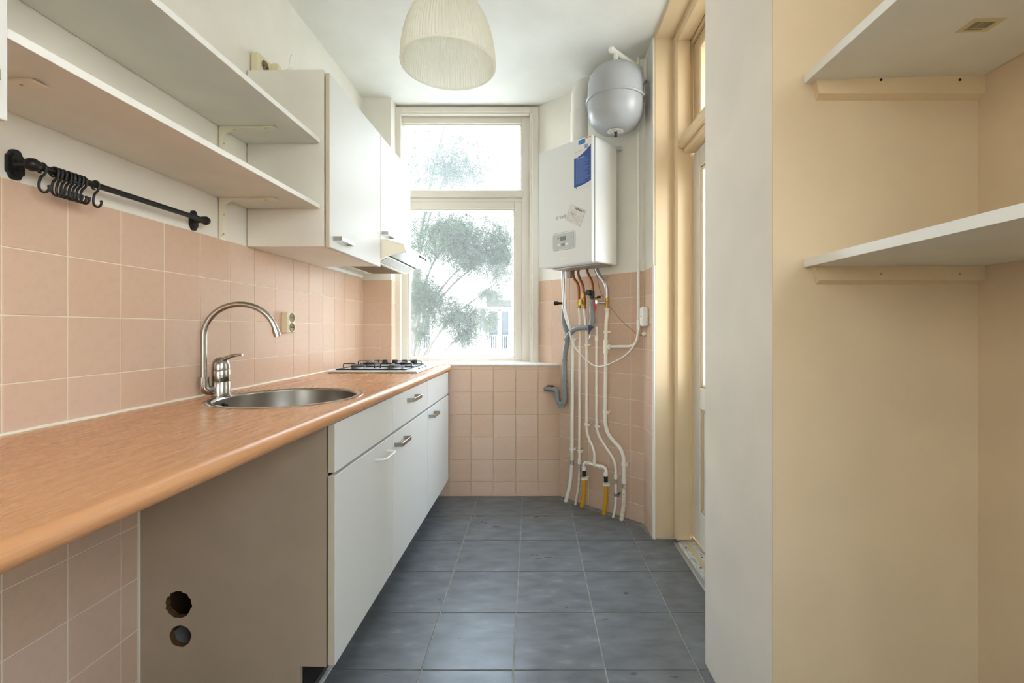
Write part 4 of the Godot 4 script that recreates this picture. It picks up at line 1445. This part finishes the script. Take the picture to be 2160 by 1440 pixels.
	tube(smooth(P([[0.087, 0.70], [0.083, 0.655], [0.065, 0.640], [0.045, 0.643], [0.030, 0.665], [0.026, 0.70], [0.018, 0.722], [-0.004, 0.730], [-0.05, 0.729], [-0.088, 0.726], [-0.108, 0.715], [-0.115, 0.69], [-0.115, 0.665]], 0.062), 4), 0.0172, 18)
	commit("trap", M.drain, g)
	nut(g, "trap_cap", 0.058, 0.612, 0.632, 0.0205, M.drain, false, 0.062)
	for q in [[0.082, 1.18], [0.087, 0.79], [0.088, 0.93], [0.103, 1.07]]:
		mb()
		lathe([Vector2(0.017, -0.010), Vector2(0.0192, -0.009), Vector2(0.0192, 0.009), Vector2(0.017, 0.010)], 20, Transform3D(Basis(), Vector3(q[0], q[1], 0.062)))
		commit("collar", M.drain, g)
	mb()
	tube(smooth([Vector3(-0.115, 0.685, 0.062), Vector3(-0.115, 0.658, 0.058), Vector3(-0.113, 0.645, 0.03), Vector3(-0.112, 0.643, -0.01)], 4), 0.0172, 18)
	ball(Vector3(-0.115, 0.655, 0.062), 0.0192, 16)
	commit("wall_bend", M.drain, g)
	mb()
	lathe([Vector2(0.0275, 0.0), Vector2(0.0265, 0.005), Vector2(0.018, 0.006)], 24, Transform3D(Basis(Vector3.UP, 0.7553) * Basis(Vector3(1, 0, 0), PI / 2), Vector3(-0.145, 0.643, 0.002)))
	commit("rosette", M.white_plastic, g)
	mb()
	ball(Vector3(-0.02, 0.749, 0.062), 0.0125, 12, 0.6)
	rod(Vector3(-0.06, 0.748, 0.062), Vector3(-0.015, 0.751, 0.062), 0.006, 0.004, 8)
	commit("dried_cap", mat(c8(70, 48, 44), 0.8), g)
	mb()
	tube(smooth(P([[0.318, 1.315], [0.319, 1.22], [0.320, 1.175], [0.306, 1.150], [0.28, 1.144], [0.23, 1.142], [0.19, 1.135], [0.155, 1.115], [0.125, 1.088], [0.108, 1.06]], 0.075), 5), 0.0165, 18)
	commit("branch_run", M.drain, g)
	for q in [[0.3185, 1.25], [0.3195, 1.19]]:
		mb()
		lathe([Vector2(0.016, -0.010), Vector2(0.0185, -0.009), Vector2(0.0185, 0.009), Vector2(0.016, 0.010)], 20, Transform3D(Basis(), Vector3(q[0], q[1], 0.075)))
		commit("collar", M.drain, g)
	mb()
	rod(Vector3(0.312, 1.118, 0.10), Vector3(0.312, 1.150, 0.088), 0.006, 0.021, 18)
	rod(Vector3(0.312, 1.105, 0.104), Vector3(0.312, 1.118, 0.10), 0.004, 0.006, 12)
	commit("cone_cap", M.navy, g, Transform3D(), "dark blue cone cap")
	# copper overflow with black safety valve onto the drain
	var ov := pipe("copper pipe with black safety valve standing on the grey drain branch")
	mb()
	tube(smooth(P([[0.274, 1.53], [0.276, 1.495], [0.290, 1.465], [0.308, 1.435], [0.315, 1.405], [0.316, 1.375]], 0.07), 5), 0.0085, 14)
	commit("copper_tube", M.copper, ov)
	nut(ov, "boiler_union", 0.274, 1.505, 1.532, 0.013, M.copper, true, 0.07)
	nut(ov, "brass_coupling", 0.316, 1.368, 1.385, 0.012, M.copper, true, 0.072)
	nut(ov, "valve_body", 0.317, 1.305, 1.372, 0.0155, M.black_plastic, false, 0.075)
	mb()
	lathe([Vector2(0.0, -0.004), Vector2(0.016, -0.004), Vector2(0.0185, 0.0), Vector2(0.0185, 0.026), Vector2(0.016, 0.030), Vector2(0.0, 0.0305)], 24, Transform3D(Basis(Vector3(1, 0, 0), PI / 2), Vector3(0.314, 1.357, 0.09)))
	commit("valve_cap", M.black_plastic, ov)
	mb()
	rod(Vector3(0.327, 1.322, 0.075), Vector3(0.352, 1.322, 0.072), 0.007)
	commit("side_outlet", M.brass, ov)
	# 4 thin white with drain cock
	var d := pipe("thin white pipe with small drain cock, fourth from the left, bending right near the floor")
	mb()
	tube(smooth(P([[0.335, 1.145], [0.334, 1.05], [0.334, 0.80], [0.334, 0.54], [0.338, 0.505], [0.357, 0.466], [0.40, 0.415], [0.445, 0.368], [0.468, 0.325], [0.473, 0.28], [0.473, 0.18], [0.472, 0.10], [0.466, 0.045], [0.455, 0.0]], 0.05), 4), 0.0077, 14)
	commit("riser", wp, d)
	nut(d, "coupling", 0.334, 1.06, 1.09, 0.0125, wp)
	nut(d, "coupling", 0.335, 1.13, 1.15, 0.0105, wp)
	nut(d, "coupling", 0.473, 0.235, 0.262, 0.0125, wp)
	nut(d, "coupling", 0.473, 0.205, 0.233, 0.0105, M.galv)
	clamp_at(d, 0.334, 0.532, 0.008, wp)
	clamp_at(d, 0.473, 0.14, 0.008, M.drain)
	mb()
	rod(Vector3(0.334, 1.10, 0.05), Vector3(0.318, 1.094, 0.085), 0.006)
	rod(Vector3(0.318, 1.094, 0.085), Vector3(0.304, 1.070, 0.09), 0.008, 0.006)
	commit("drain_cock", M.galv, d)
	# 5 silver, brass valve with red lever, wide white pipe with branch
	var e := pipe("rightmost wide white pipe with red valve lever and side branch, silver at its top")
	mb()
	tube(smooth(P([[0.343, 1.53], [0.345, 1.495], [0.362, 1.465], [0.392, 1.43], [0.410, 1.395], [0.415, 1.355], [0.416, 1.31]], 0.06), 5), 0.0112, 16)
	commit("silver_tube", M.galv, e)
	nut(e, "brass_coupling", 0.416, 1.300, 1.322, 0.017, M.brass, true, 0.06)
	nut(e, "valve_body", 0.416, 1.262, 1.300, 0.0145, M.brass, false, 0.06)
	nut(e, "coupling", 0.414, 1.245, 1.268, 0.016, wp, true, 0.058)
	mb()
	rod(Vector3(0.408, 1.295, 0.062), Vector3(0.366, 1.297, 0.086), 0.011, 0.009)
	commit("valve_arm", M.steel_dull, e)
	mb()
	lathe([Vector2(0.0, 0.0), Vector2(0.0125, 0.0), Vector2(0.0125, 0.008), Vector2(0.0, 0.0085)], 20, Transform3D(facing(Vector3(-0.4, 0.0, 0.9)), Vector3(0.364, 1.298, 0.088)))
	commit("gauge", M.white_plastic, e)
	mb()
	box(Vector3(-0.008, -0.045, -0.004), Vector3(0.006, 0.012, 0.004), 0.003, Transform3D(Basis(Vector3(0, 0, 1), 0.10), Vector3(0.350, 1.297, 0.088)))
	commit("lever", M.red, e, Transform3D(), "red valve lever")
	mb()
	box(Vector3(0.352, 1.322, 0.066), Vector3(0.382, 1.336, 0.078), 0.004)
	commit("lever", M.black_plastic, e, Transform3D(), "small black lever")
	mb()
	tube(smooth([Vector3(0.413, 1.25, 0.056), Vector3(0.412, 1.23, 0.05), Vector3(0.405, 1.18, 0.05), Vector3(0.403, 1.12, 0.05), Vector3(0.402, 1.0, 0.05), Vector3(0.400, 0.8, 0.05), Vector3(0.399, 0.62, 0.05), Vector3(0.400, 0.555, 0.05), Vector3(0.418, 0.50, 0.05), Vector3(0.460, 0.458, 0.05), Vector3(0.506, 0.422, 0.05), Vector3(0.527, 0.375, 0.05), Vector3(0.530, 0.325, 0.05), Vector3(0.530, 0.24, 0.05)], 5), 0.0112, 16)
	commit("riser", wp, e)
	mb()
	tube(smooth(P([[0.530, 0.24], [0.531, 0.16], [0.526, 0.08], [0.512, 0.0]], 0.05), 5), 0.0125, 16)
	commit("floor_tail", M.chipped, e)
	nut(e, "coupling", 0.530, 0.222, 0.252, 0.0165, wp)
	nut(e, "coupling", 0.530, 0.195, 0.221, 0.0148, M.galv)
	nut(e, "tee_nut", 0.402, 1.048, 1.068, 0.0165, wp)
	nut(e, "tee_nut", 0.402, 0.985, 1.003, 0.0165, wp)
	nut(e, "tee_body", 0.402, 1.0, 1.05, 0.0138, wp, false)
	clamp_at(e, 0.403, 1.116, 0.0118, wp)
	clamp_at(e, 0.399, 0.627, 0.0118, wp)
	clamp_at(e, 0.530, 0.335, 0.0118, wp)
	mb()
	lathe([Vector2(0.010, 0.0), Vector2(0.0155, 0.001), Vector2(0.0155, 0.014), Vector2(0.010, 0.015)], 6, Transform3D(Basis(Vector3(0, 0, 1), -PI / 2), Vector3(0.418, 1.026, 0.048)))
	commit("tee_nut", wp, e)
	mb()
	tube(smooth([Vector3(0.405, 1.026, 0.048), Vector3(0.45, 1.028, 0.042), Vector3(0.50, 1.030, 0.034), Vector3(0.548, 1.031, 0.028), Vector3(0.583, 1.042, 0.026), Vector3(0.603, 1.075, 0.025), Vector3(0.609, 1.13, 0.024), Vector3(0.610, 1.4, 0.024), Vector3(0.610, 1.9, 0.024), Vector3(0.610, 2.4, 0.024), Vector3(0.610, CEIL, 0.024)], 5), 0.0088, 14)
	commit("branch", wp, e)
	# cables
	var cb := thing("power_cable", "white power cable looping from the boiler to the right-hand socket", "cable", TC)
	mb()
	tube(smooth([Vector3(0.128, 1.53, 0.10), Vector3(0.133, 1.40, 0.105), Vector3(0.132, 1.28, 0.11), Vector3(0.160, 1.18, 0.11), Vector3(0.168, 1.08, 0.10), Vector3(0.198, 1.01, 0.085), Vector3(0.296, 0.928, 0.08), Vector3(0.367, 0.905, 0.08), Vector3(0.466, 0.933, 0.08), Vector3(0.560, 0.985, 0.075), Vector3(0.612, 1.055, 0.06), Vector3(0.628, 1.13, 0.05)], 6), 0.0036, 10)
	commit("flex", M.white_plastic, cb)
	mb()
	box(Vector3(0.618, 1.125, 0.04), Vector3(0.638, 1.19, 0.062), 0.004)
	commit("plug", M.white_plastic, cb)
	var tc := thing("thermostat_wire", "thin brown wire running from the boiler down to the right wall", "wire", TC)
	mb()
	tube(smooth([Vector3(0.314, 1.53, 0.075), Vector3(0.353, 1.465, 0.08), Vector3(0.392, 1.347, 0.085), Vector3(0.453, 1.261, 0.075), Vector3(0.525, 1.178, 0.06), Vector3(0.602, 1.108, 0.03), Vector3(0.622, 1.095, 0.006)], 6), 0.0019, 8)
	commit("lead", M.brown_cable, tc)
	var ps := thing("wall_socket", "white surface socket on the right wall taking the boiler plug", "socket")
	mb()
	box(Vector3(0.615, 1.150, -2.60), Vector3(0.653, 1.258, -2.545), 0.007)
	commit("case", M.white_plastic, ps)
	cup(ps, Vector3(0.615, 1.206, -2.5725), Vector3(-1, 0, 0), 0.020, M.white_plastic)
	mb()
	ball(Vector3(0.640, 1.105, -2.60), 0.012, 12)
	rod(Vector3(0.640, 1.105, -2.60), Vector3(0.655, 1.105, -2.60), 0.010)
	commit("cable_gland", M.cream_plastic, ps)

# ---------------------------------------------------------------- pendant lamp
func lamp() -> void:
	var c := Vector3(-0.305, 0, -1.665)
	var l := thing("pendant_lamp", "ribbed frosted glass bell pendant lamp under the ceiling", "lamp", Transform3D(Basis(), c))
	mb()
	# bell with fine vertical ribs: radius wavers with the angle
	var prof := [Vector2(0.170, 2.098), Vector2(0.1702, 2.112), Vector2(0.1675, 2.15), Vector2(0.161, 2.19), Vector2(0.150, 2.23), Vector2(0.134, 2.27), Vector2(0.113, 2.305), Vector2(0.088, 2.335), Vector2(0.062, 2.355), Vector2(0.044, 2.365)]
	var ribs := 96
	var seg := ribs * 6
	for side in 2:
		for k in prof.size() - 1:
			var p0: Vector2 = prof[k]
			var p1: Vector2 = prof[k + 1]
			var sl := Vector2(p1.y - p0.y, -(p1.x - p0.x)).normalized()
			for j in seg:
				var q: Array[Vector3] = []
				var nn: Array[Vector3] = []
				for e in [[j, p0], [j + 1, p0], [j + 1, p1], [j, p1]]:
					var an: float = TAU * e[0] / seg
					var amp := 0.0023 if side == 0 else -0.0018
					var pp: Vector2 = e[1]
					var rr := pp.x + amp * cos(an * ribs) * minf(1.0, pp.x / 0.1) - (0.004 if side == 1 else 0.0)
					var slope := -amp * sin(an * ribs) * ribs / maxf(pp.x, 0.03)
					var dir := Vector3(cos(an), 0, sin(an))
					var tan := Vector3(-sin(an), 0, cos(an))
					q.append(dir * rr + Vector3(0, pp.y, 0))
					var n3 := (dir * sl.x + Vector3(0, sl.y, 0) - tan * slope).normalized()
					nn.append(n3 if side == 0 else -n3)
				squad(q[0], q[1], q[2], q[3], nn[0], nn[1], nn[2], nn[3])
	commit("shade", M.shade, l)
	mb()
	lathe([Vector2(0.1655, 2.099), Vector2(0.166, 2.0955), Vector2(0.1695, 2.094), Vector2(0.1725, 2.0955), Vector2(0.173, 2.099), Vector2(0.1715, 2.103)], 96)
	commit("rim", M.shade, l)
	mb()
	lathe([Vector2(0.0, 2.362), Vector2(0.046, 2.362), Vector2(0.046, 2.378), Vector2(0.03, 2.40), Vector2(0.02, 2.43), Vector2(0.006, 2.44)], 28)
	commit("holder", M.steel_dull, l)
	mb()
	lathe([Vector2(0.0, 2.25), Vector2(0.016, 2.254), Vector2(0.027, 2.27), Vector2(0.03, 2.288), Vector2(0.024, 2.31), Vector2(0.015, 2.33), Vector2(0.014, 2.364)], 20)
	commit("bulb", M.white_plastic, l)
	mb()
	rod(Vector3(0, 2.43, 0), Vector3(0, CEIL - 0.02, 0), 0.003)
	commit("cord", M.white_plastic, l)
	mb()
	lathe([Vector2(0.045, CEIL - 0.03), Vector2(0.052, CEIL - 0.024), Vector2(0.054, CEIL)], 28)
	lathe([Vector2(0.0, CEIL - 0.03), Vector2(0.045, CEIL - 0.03)], 28)
	commit("ceiling_rose", M.white_plastic, l)

# ---------------------------------------------------------------- alcove shelves on the right
func batten(label: String, y0: float, y1: float, xe: float) -> void:
	var b := thing("shelf_batten", label, "batten", Transform3D(), "cream battens in the alcove")
	mb()
	prism(PackedVector2Array([Vector2(0.683, y1), Vector2(xe, y1), Vector2(xe, y0 + 0.009), Vector2(0.693, y0 + 0.009)]), -1.1155, -1.0975)
	var poly := [Vector3(0.693, y0 + 0.009, -1.0975), Vector3(xe, y0 + 0.009, -1.0975), Vector3(xe, y0, -1.1155), Vector3(0.6955, y0, -1.1155)]
	quad(poly[0], poly[1], poly[2], poly[3], Vector3(0, -1, 0.5))
	tri(poly[0], poly[3], Vector3(0.693, y0 + 0.009, -1.1155), Vector3(-1, 0, 0), Vector3(-1, 0, 0), Vector3(-1, 0, 0))
	commit("timber", M.cream_paint, b)
	for x in [0.842, 1.032]:
		mb()
		lathe([Vector2(0.0032, 0.0), Vector2(0.0028, 0.0012), Vector2(0.001, 0.0002), Vector2(0.0, 0.0)], 12, Transform3D(Basis(Vector3(1, 0, 0), PI / 2), Vector3(x, y1 - 0.012 if y1 > 1.5 else y1 - 0.02, -1.0975)))
		commit("screw", M.steel_dull if y1 < 1.5 else M.dark_gap, b)

func alcove() -> void:
	var im := Image.create(128, 64, false, Image.FORMAT_RGB8)
	im.fill(c8(212, 196, 152))
	var g := RandomNumberGenerator.new()
	g.seed = 8
	var x := 26
	while x < 102:
		var bw := g.randi_range(1, 3)
		im.fill_rect(Rect2i(x, 16, bw, 30), c8(50, 44, 34))
		x += bw + g.randi_range(1, 2)
	for k in 9: im.fill_rect(Rect2i(24 + 8 * k, 49, 5, 5), c8(60, 52, 40))
	var bm := mat(Color.WHITE, 0.5)
	bm.albedo_texture = ImageTexture.create_from_image(im)
	for q in [["upper white shelf in the right alcove with barcode sticker underneath", 1.733, 1.753, 0.030], ["lower white shelf in the right alcove, without sticker", 1.2845, 1.304, 0.004]]:
		var s := thing("alcove_shelf", q[0], "shelf", Transform3D(Basis(Vector3(0, 0, 1), q[3]), Vector3(0.6655, q[1], 0)), "white shelves in the right alcove")
		var h: float = q[2] - q[1]
		mb()
		bx(0.0012, 0.426, 0.0, h, -1.114, -0.45, 0.0006)
		commit("board", M.melamine, s)
		boxpart("edge_band", M.edge_band, s, 0.0, 0.0014, -0.0003, h + 0.0003, -1.114, -0.45, 0.0004, "white front edge strip")
		if h > 0.0199 or q[3] > 0.02:
			mb()
			var y := -0.0005
			quad(Vector3(0.198, y, -0.930), Vector3(0.264, y, -0.930), Vector3(0.264, y, -0.888), Vector3(0.198, y, -0.888), Vector3.DOWN)
			commit("barcode_sticker", bm, s, Transform3D(), "yellowed barcode sticker")
	batten("cream batten with dark screw holes under the upper alcove shelf", 1.692, 1.746, 1.098)
	batten("cream batten with filled screws under the lower alcove shelf", 1.242, 1.286, 1.098)

# ---------------------------------------------------------------- outside
func outside() -> void:
	var gr := struct("ground", "pale paved courtyard far below the window")
	boxpart("paving", mat(c8(190, 188, 180), 0.9), gr, -40, 40, -4.2, -4.0, -45, -3.6)
	boxpart("paving", mat(c8(190, 188, 180), 0.9), gr, 1.3, 40, -4.2, -4.0, -3.6, 30)
	boxpart("paving", mat(c8(190, 188, 180), 0.9), gr, -40, 1.3, -4.2, -4.0, 2.6, 30)
	var fm := mat(c8(236, 235, 230), 0.8)
	var b := thing("house", "white house across the courtyard with balcony windows", "house", Transform3D(Basis(), Vector3(0, 0, -20)))
	mb()
	bx(-24, 20, -4, 2.6, -6, 0)
	commit("facade", fm, b)
	mb()
	bx(-24.2, 20.2, 2.6, 2.85, -6.2, 0.35)
	commit("cornice", fm, b)
	mb()
	bx(-24, 20, 2.85, 12.0, -6, -0.05)
	commit("sky_block_storeys", fm, b)  # height added to hold back sky light at the front window
	var pane := mat(c8(52, 58, 64), 0.6, 0.0, 0.1)
	var shade := mat(c8(58, 58, 54), 0.9, 0.0, 0.1)
	for x in [-8.4, -4.9, -1.44]:
		mb()
		frame_rect(x - 0.52, x + 0.52, 0.2, 2.02, 0.10, 0.10, 0.08, 0.1, -0.02, 0.06)
		bx(x - 0.06, x + 0.11, 0.2, 2.0, -0.02, 0.06)
		var f := commit("window", fm, b)
		for q in [[x - 0.42, x - 0.06], [x + 0.11, x + 0.42]]:
			boxpart("pane", pane, f, q[0], q[1], 0.28, 1.92, -0.01, 0.015)
		boxpart("awning_box", shade, b, x - 0.52, x + 0.52, 2.12, 2.40, 0.0, 0.22, 0.02)
		mb()
		for k in 13: bx(x - 0.56 + k * 0.092, x - 0.53 + k * 0.092, 0.22, 0.86, 0.16, 0.18)
		bx(x - 0.58, x + 0.58, 0.84, 0.88, 0.14, 0.2)
		bx(x - 0.58, x + 0.58, 0.2, 0.24, 0.14, 0.2)
		bx(x - 0.58, x - 0.54, 0.2, 0.86, 0.0, 0.2)
		bx(x + 0.54, x + 0.58, 0.2, 0.86, 0.0, 0.2)
		commit("railing", fm, b)
	var nb := thing("house", "unseen grey-beige house wall added beyond the balcony to dim the door light", "house", Transform3D(Basis(), Vector3(5.5, 0, -7.0)))  # unseen block added to cut daylight through the balcony door
	var nm := mat(c8(150, 142, 130), 0.85)
	mb()
	bx(0.0, 7.0, -4.0, 7.5, -5.5, 5.5)
	commit("wall", nm, nb)
	mb()
	bx(-0.25, 7.2, 7.5, 7.75, -5.7, 5.7)
	commit("roof_edge", fm, nb)
	for q in [[-3.0, 0.2], [0.4, 0.2], [3.4, 0.2], [-3.0, 3.4], [0.4, 3.4], [3.4, 3.4]]:
		mb()
		bx(-0.05, 0.02, q[1] - 0.08, q[1] + 1.75, q[0] - 0.6, q[0] + 0.6, 0.01)
		var f2 := commit("window", fm, nb)
		boxpart("pane", pane, f2, -0.06, -0.045, q[1], q[1] + 1.65, q[0] - 0.5, q[0] + 0.5)
	# feathery tree between the houses
	var t := thing("tree", "feathery leafy tree in the courtyard outside the window", "tree", Transform3D(Basis(), Vector3(-2.6, -4.0, -9.6)))
	var bark := mat(c8(92, 86, 78), 0.9)
	mb()
	tube(smooth([Vector3(0, 0, 0), Vector3(0.05, 1.5, 0.05), Vector3(-0.05, 3.0, 0.1), Vector3(0.1, 4.4, 0.1), Vector3(0.2, 6.5, 0)], 4), [0.24, 0.235, 0.23, 0.225, 0.22, 0.215, 0.21, 0.205, 0.2, 0.19, 0.18, 0.17, 0.15, 0.13, 0.11, 0.09, 0.07], 12)
	commit("trunk", bark, t)
	# clusters: centre (relative to the tree's foot), radii, number of fronds
	var clusters := [
		[Vector3(1.15, 6.85, 1.3), Vector3(0.95, 0.52, 0.5), 2718],
		[Vector3(1.55, 6.45, 1.3), Vector3(0.45, 0.3, 0.4), 678],
		[Vector3(2.02, 6.55, 1.3), Vector3(0.26, 0.75, 0.3), 970],
		[Vector3(0.62, 5.75, 1.3), Vector3(0.32, 0.62, 0.3), 727],
		[Vector3(0.85, 5.72, 1.4), Vector3(0.45, 0.3, 0.3), 309],
		[Vector3(1.25, 5.42, 1.3), Vector3(0.65, 0.27, 0.3), 873],
		[Vector3(1.38, 5.05, 1.3), Vector3(0.26, 0.26, 0.2), 318],
		[Vector3(1.82, 5.82, 1.3), Vector3(0.25, 0.14, 0.2), 192],
		[Vector3(1.80, 5.32, 1.3), Vector3(0.22, 0.26, 0.2), 231],
		[Vector3(0.62, 5.08, 1.3), Vector3(0.09, 0.2, 0.1), 76],
		[Vector3(1.05, 8.2, 1.0), Vector3(1.0, 0.62, 0.6), 1650],
		[Vector3(-0.6, 7.2, 0.4), Vector3(0.9, 1.2, 0.9), 678],
		[Vector3(1.0, 9.6, 0.6), Vector3(1.3, 0.8, 1.0), 678],
	]
	for q in clusters:
		var c: Vector3 = q[0]
		var fork := Vector3(0.1, clampf(c.y - 1.6, 2.6, 6.0), 0.1)
		mb()
		tube(smooth([fork, fork.lerp(c, 0.5) + Vector3(0, 0.25, 0.05), c + Vector3(0, 0.05, 0), c + (c - fork).normalized() * 0.35], 4), [0.03, 0.028, 0.025, 0.022, 0.02, 0.018, 0.016, 0.014, 0.012, 0.010, 0.008, 0.007, 0.005], 8)
		commit("branch", bark, t)
	# one compound leaf: a stalk with paired leaflets
	mb()
	var lf := func(o: Vector3, dir: Vector3, wd: Vector3) -> void:
		var tip: Vector3 = o + dir
		var mid: Vector3 = o + dir * 0.45
		var nrm: Vector3 = dir.cross(wd).normalized()
		if nrm.y < 0: nrm = -nrm
		tri(o, mid + wd, tip, nrm, nrm, nrm)
		tri(o, tip, mid - wd, nrm, nrm, nrm)
	for k in 7:
		var z := 0.04 + 0.033 * k
		var drop := -0.16 * z * z * 4.0
		for s in [-1.0, 1.0]:
			lf.call(Vector3(0, drop, z), Vector3(s * (0.058 - 0.004 * k), 0.004 - 0.012, 0.016), Vector3(0.004, 0.0, 0.0105))
	lf.call(Vector3(0, -0.04, 0.26), Vector3(0, -0.015, 0.05), Vector3(0.011, 0, 0))
	var leafm := mat(c8(52, 62, 44), 0.7, 0.0, 0.15)
	leafm.backlight_enabled = true
	leafm.backlight = Color(0.22, 0.26, 0.16)
	var leafmesh := st.commit()
	leafmesh.surface_set_material(0, leafm)
	var mm := MultiMesh.new()
	mm.transform_format = MultiMesh.TRANSFORM_3D
	mm.mesh = leafmesh
	var total := 0
	for q in clusters: total += int(q[2])
	mm.instance_count = total
	var g := RandomNumberGenerator.new()
	g.seed = 99
	var at := 0
	for q in clusters:
		for k in int(q[2]):
			var p := Vector3(g.randfn(0, 1), g.randfn(0, 1), g.randfn(0, 1)).normalized() * pow(g.randf(), 0.6) * g.randf_range(0.75, 1.3)
			var pos: Vector3 = q[0] + p * q[1]
			var bs := Basis.from_euler(Vector3(g.randf_range(-0.2, 1.1), g.randf_range(0, TAU), g.randf_range(-0.6, 0.6))).scaled(Vector3.ONE * g.randf_range(0.6, 0.95))
			mm.set_instance_transform(at, Transform3D(bs, pos))
			at += 1
	var crown := MultiMeshInstance3D.new()
	crown.name = "foliage"
	crown.multimesh = mm
	crown.set_meta("kind", "stuff")
	t.add_child(crown)
	# balcony deck outside the door
	var bal := struct("balcony", "balcony deck outside the door")
	boxpart("deck", mat(c8(170, 168, 160), 0.9), bal, 0.95, 2.1, -0.25, -0.1, -3.2, -0.8)
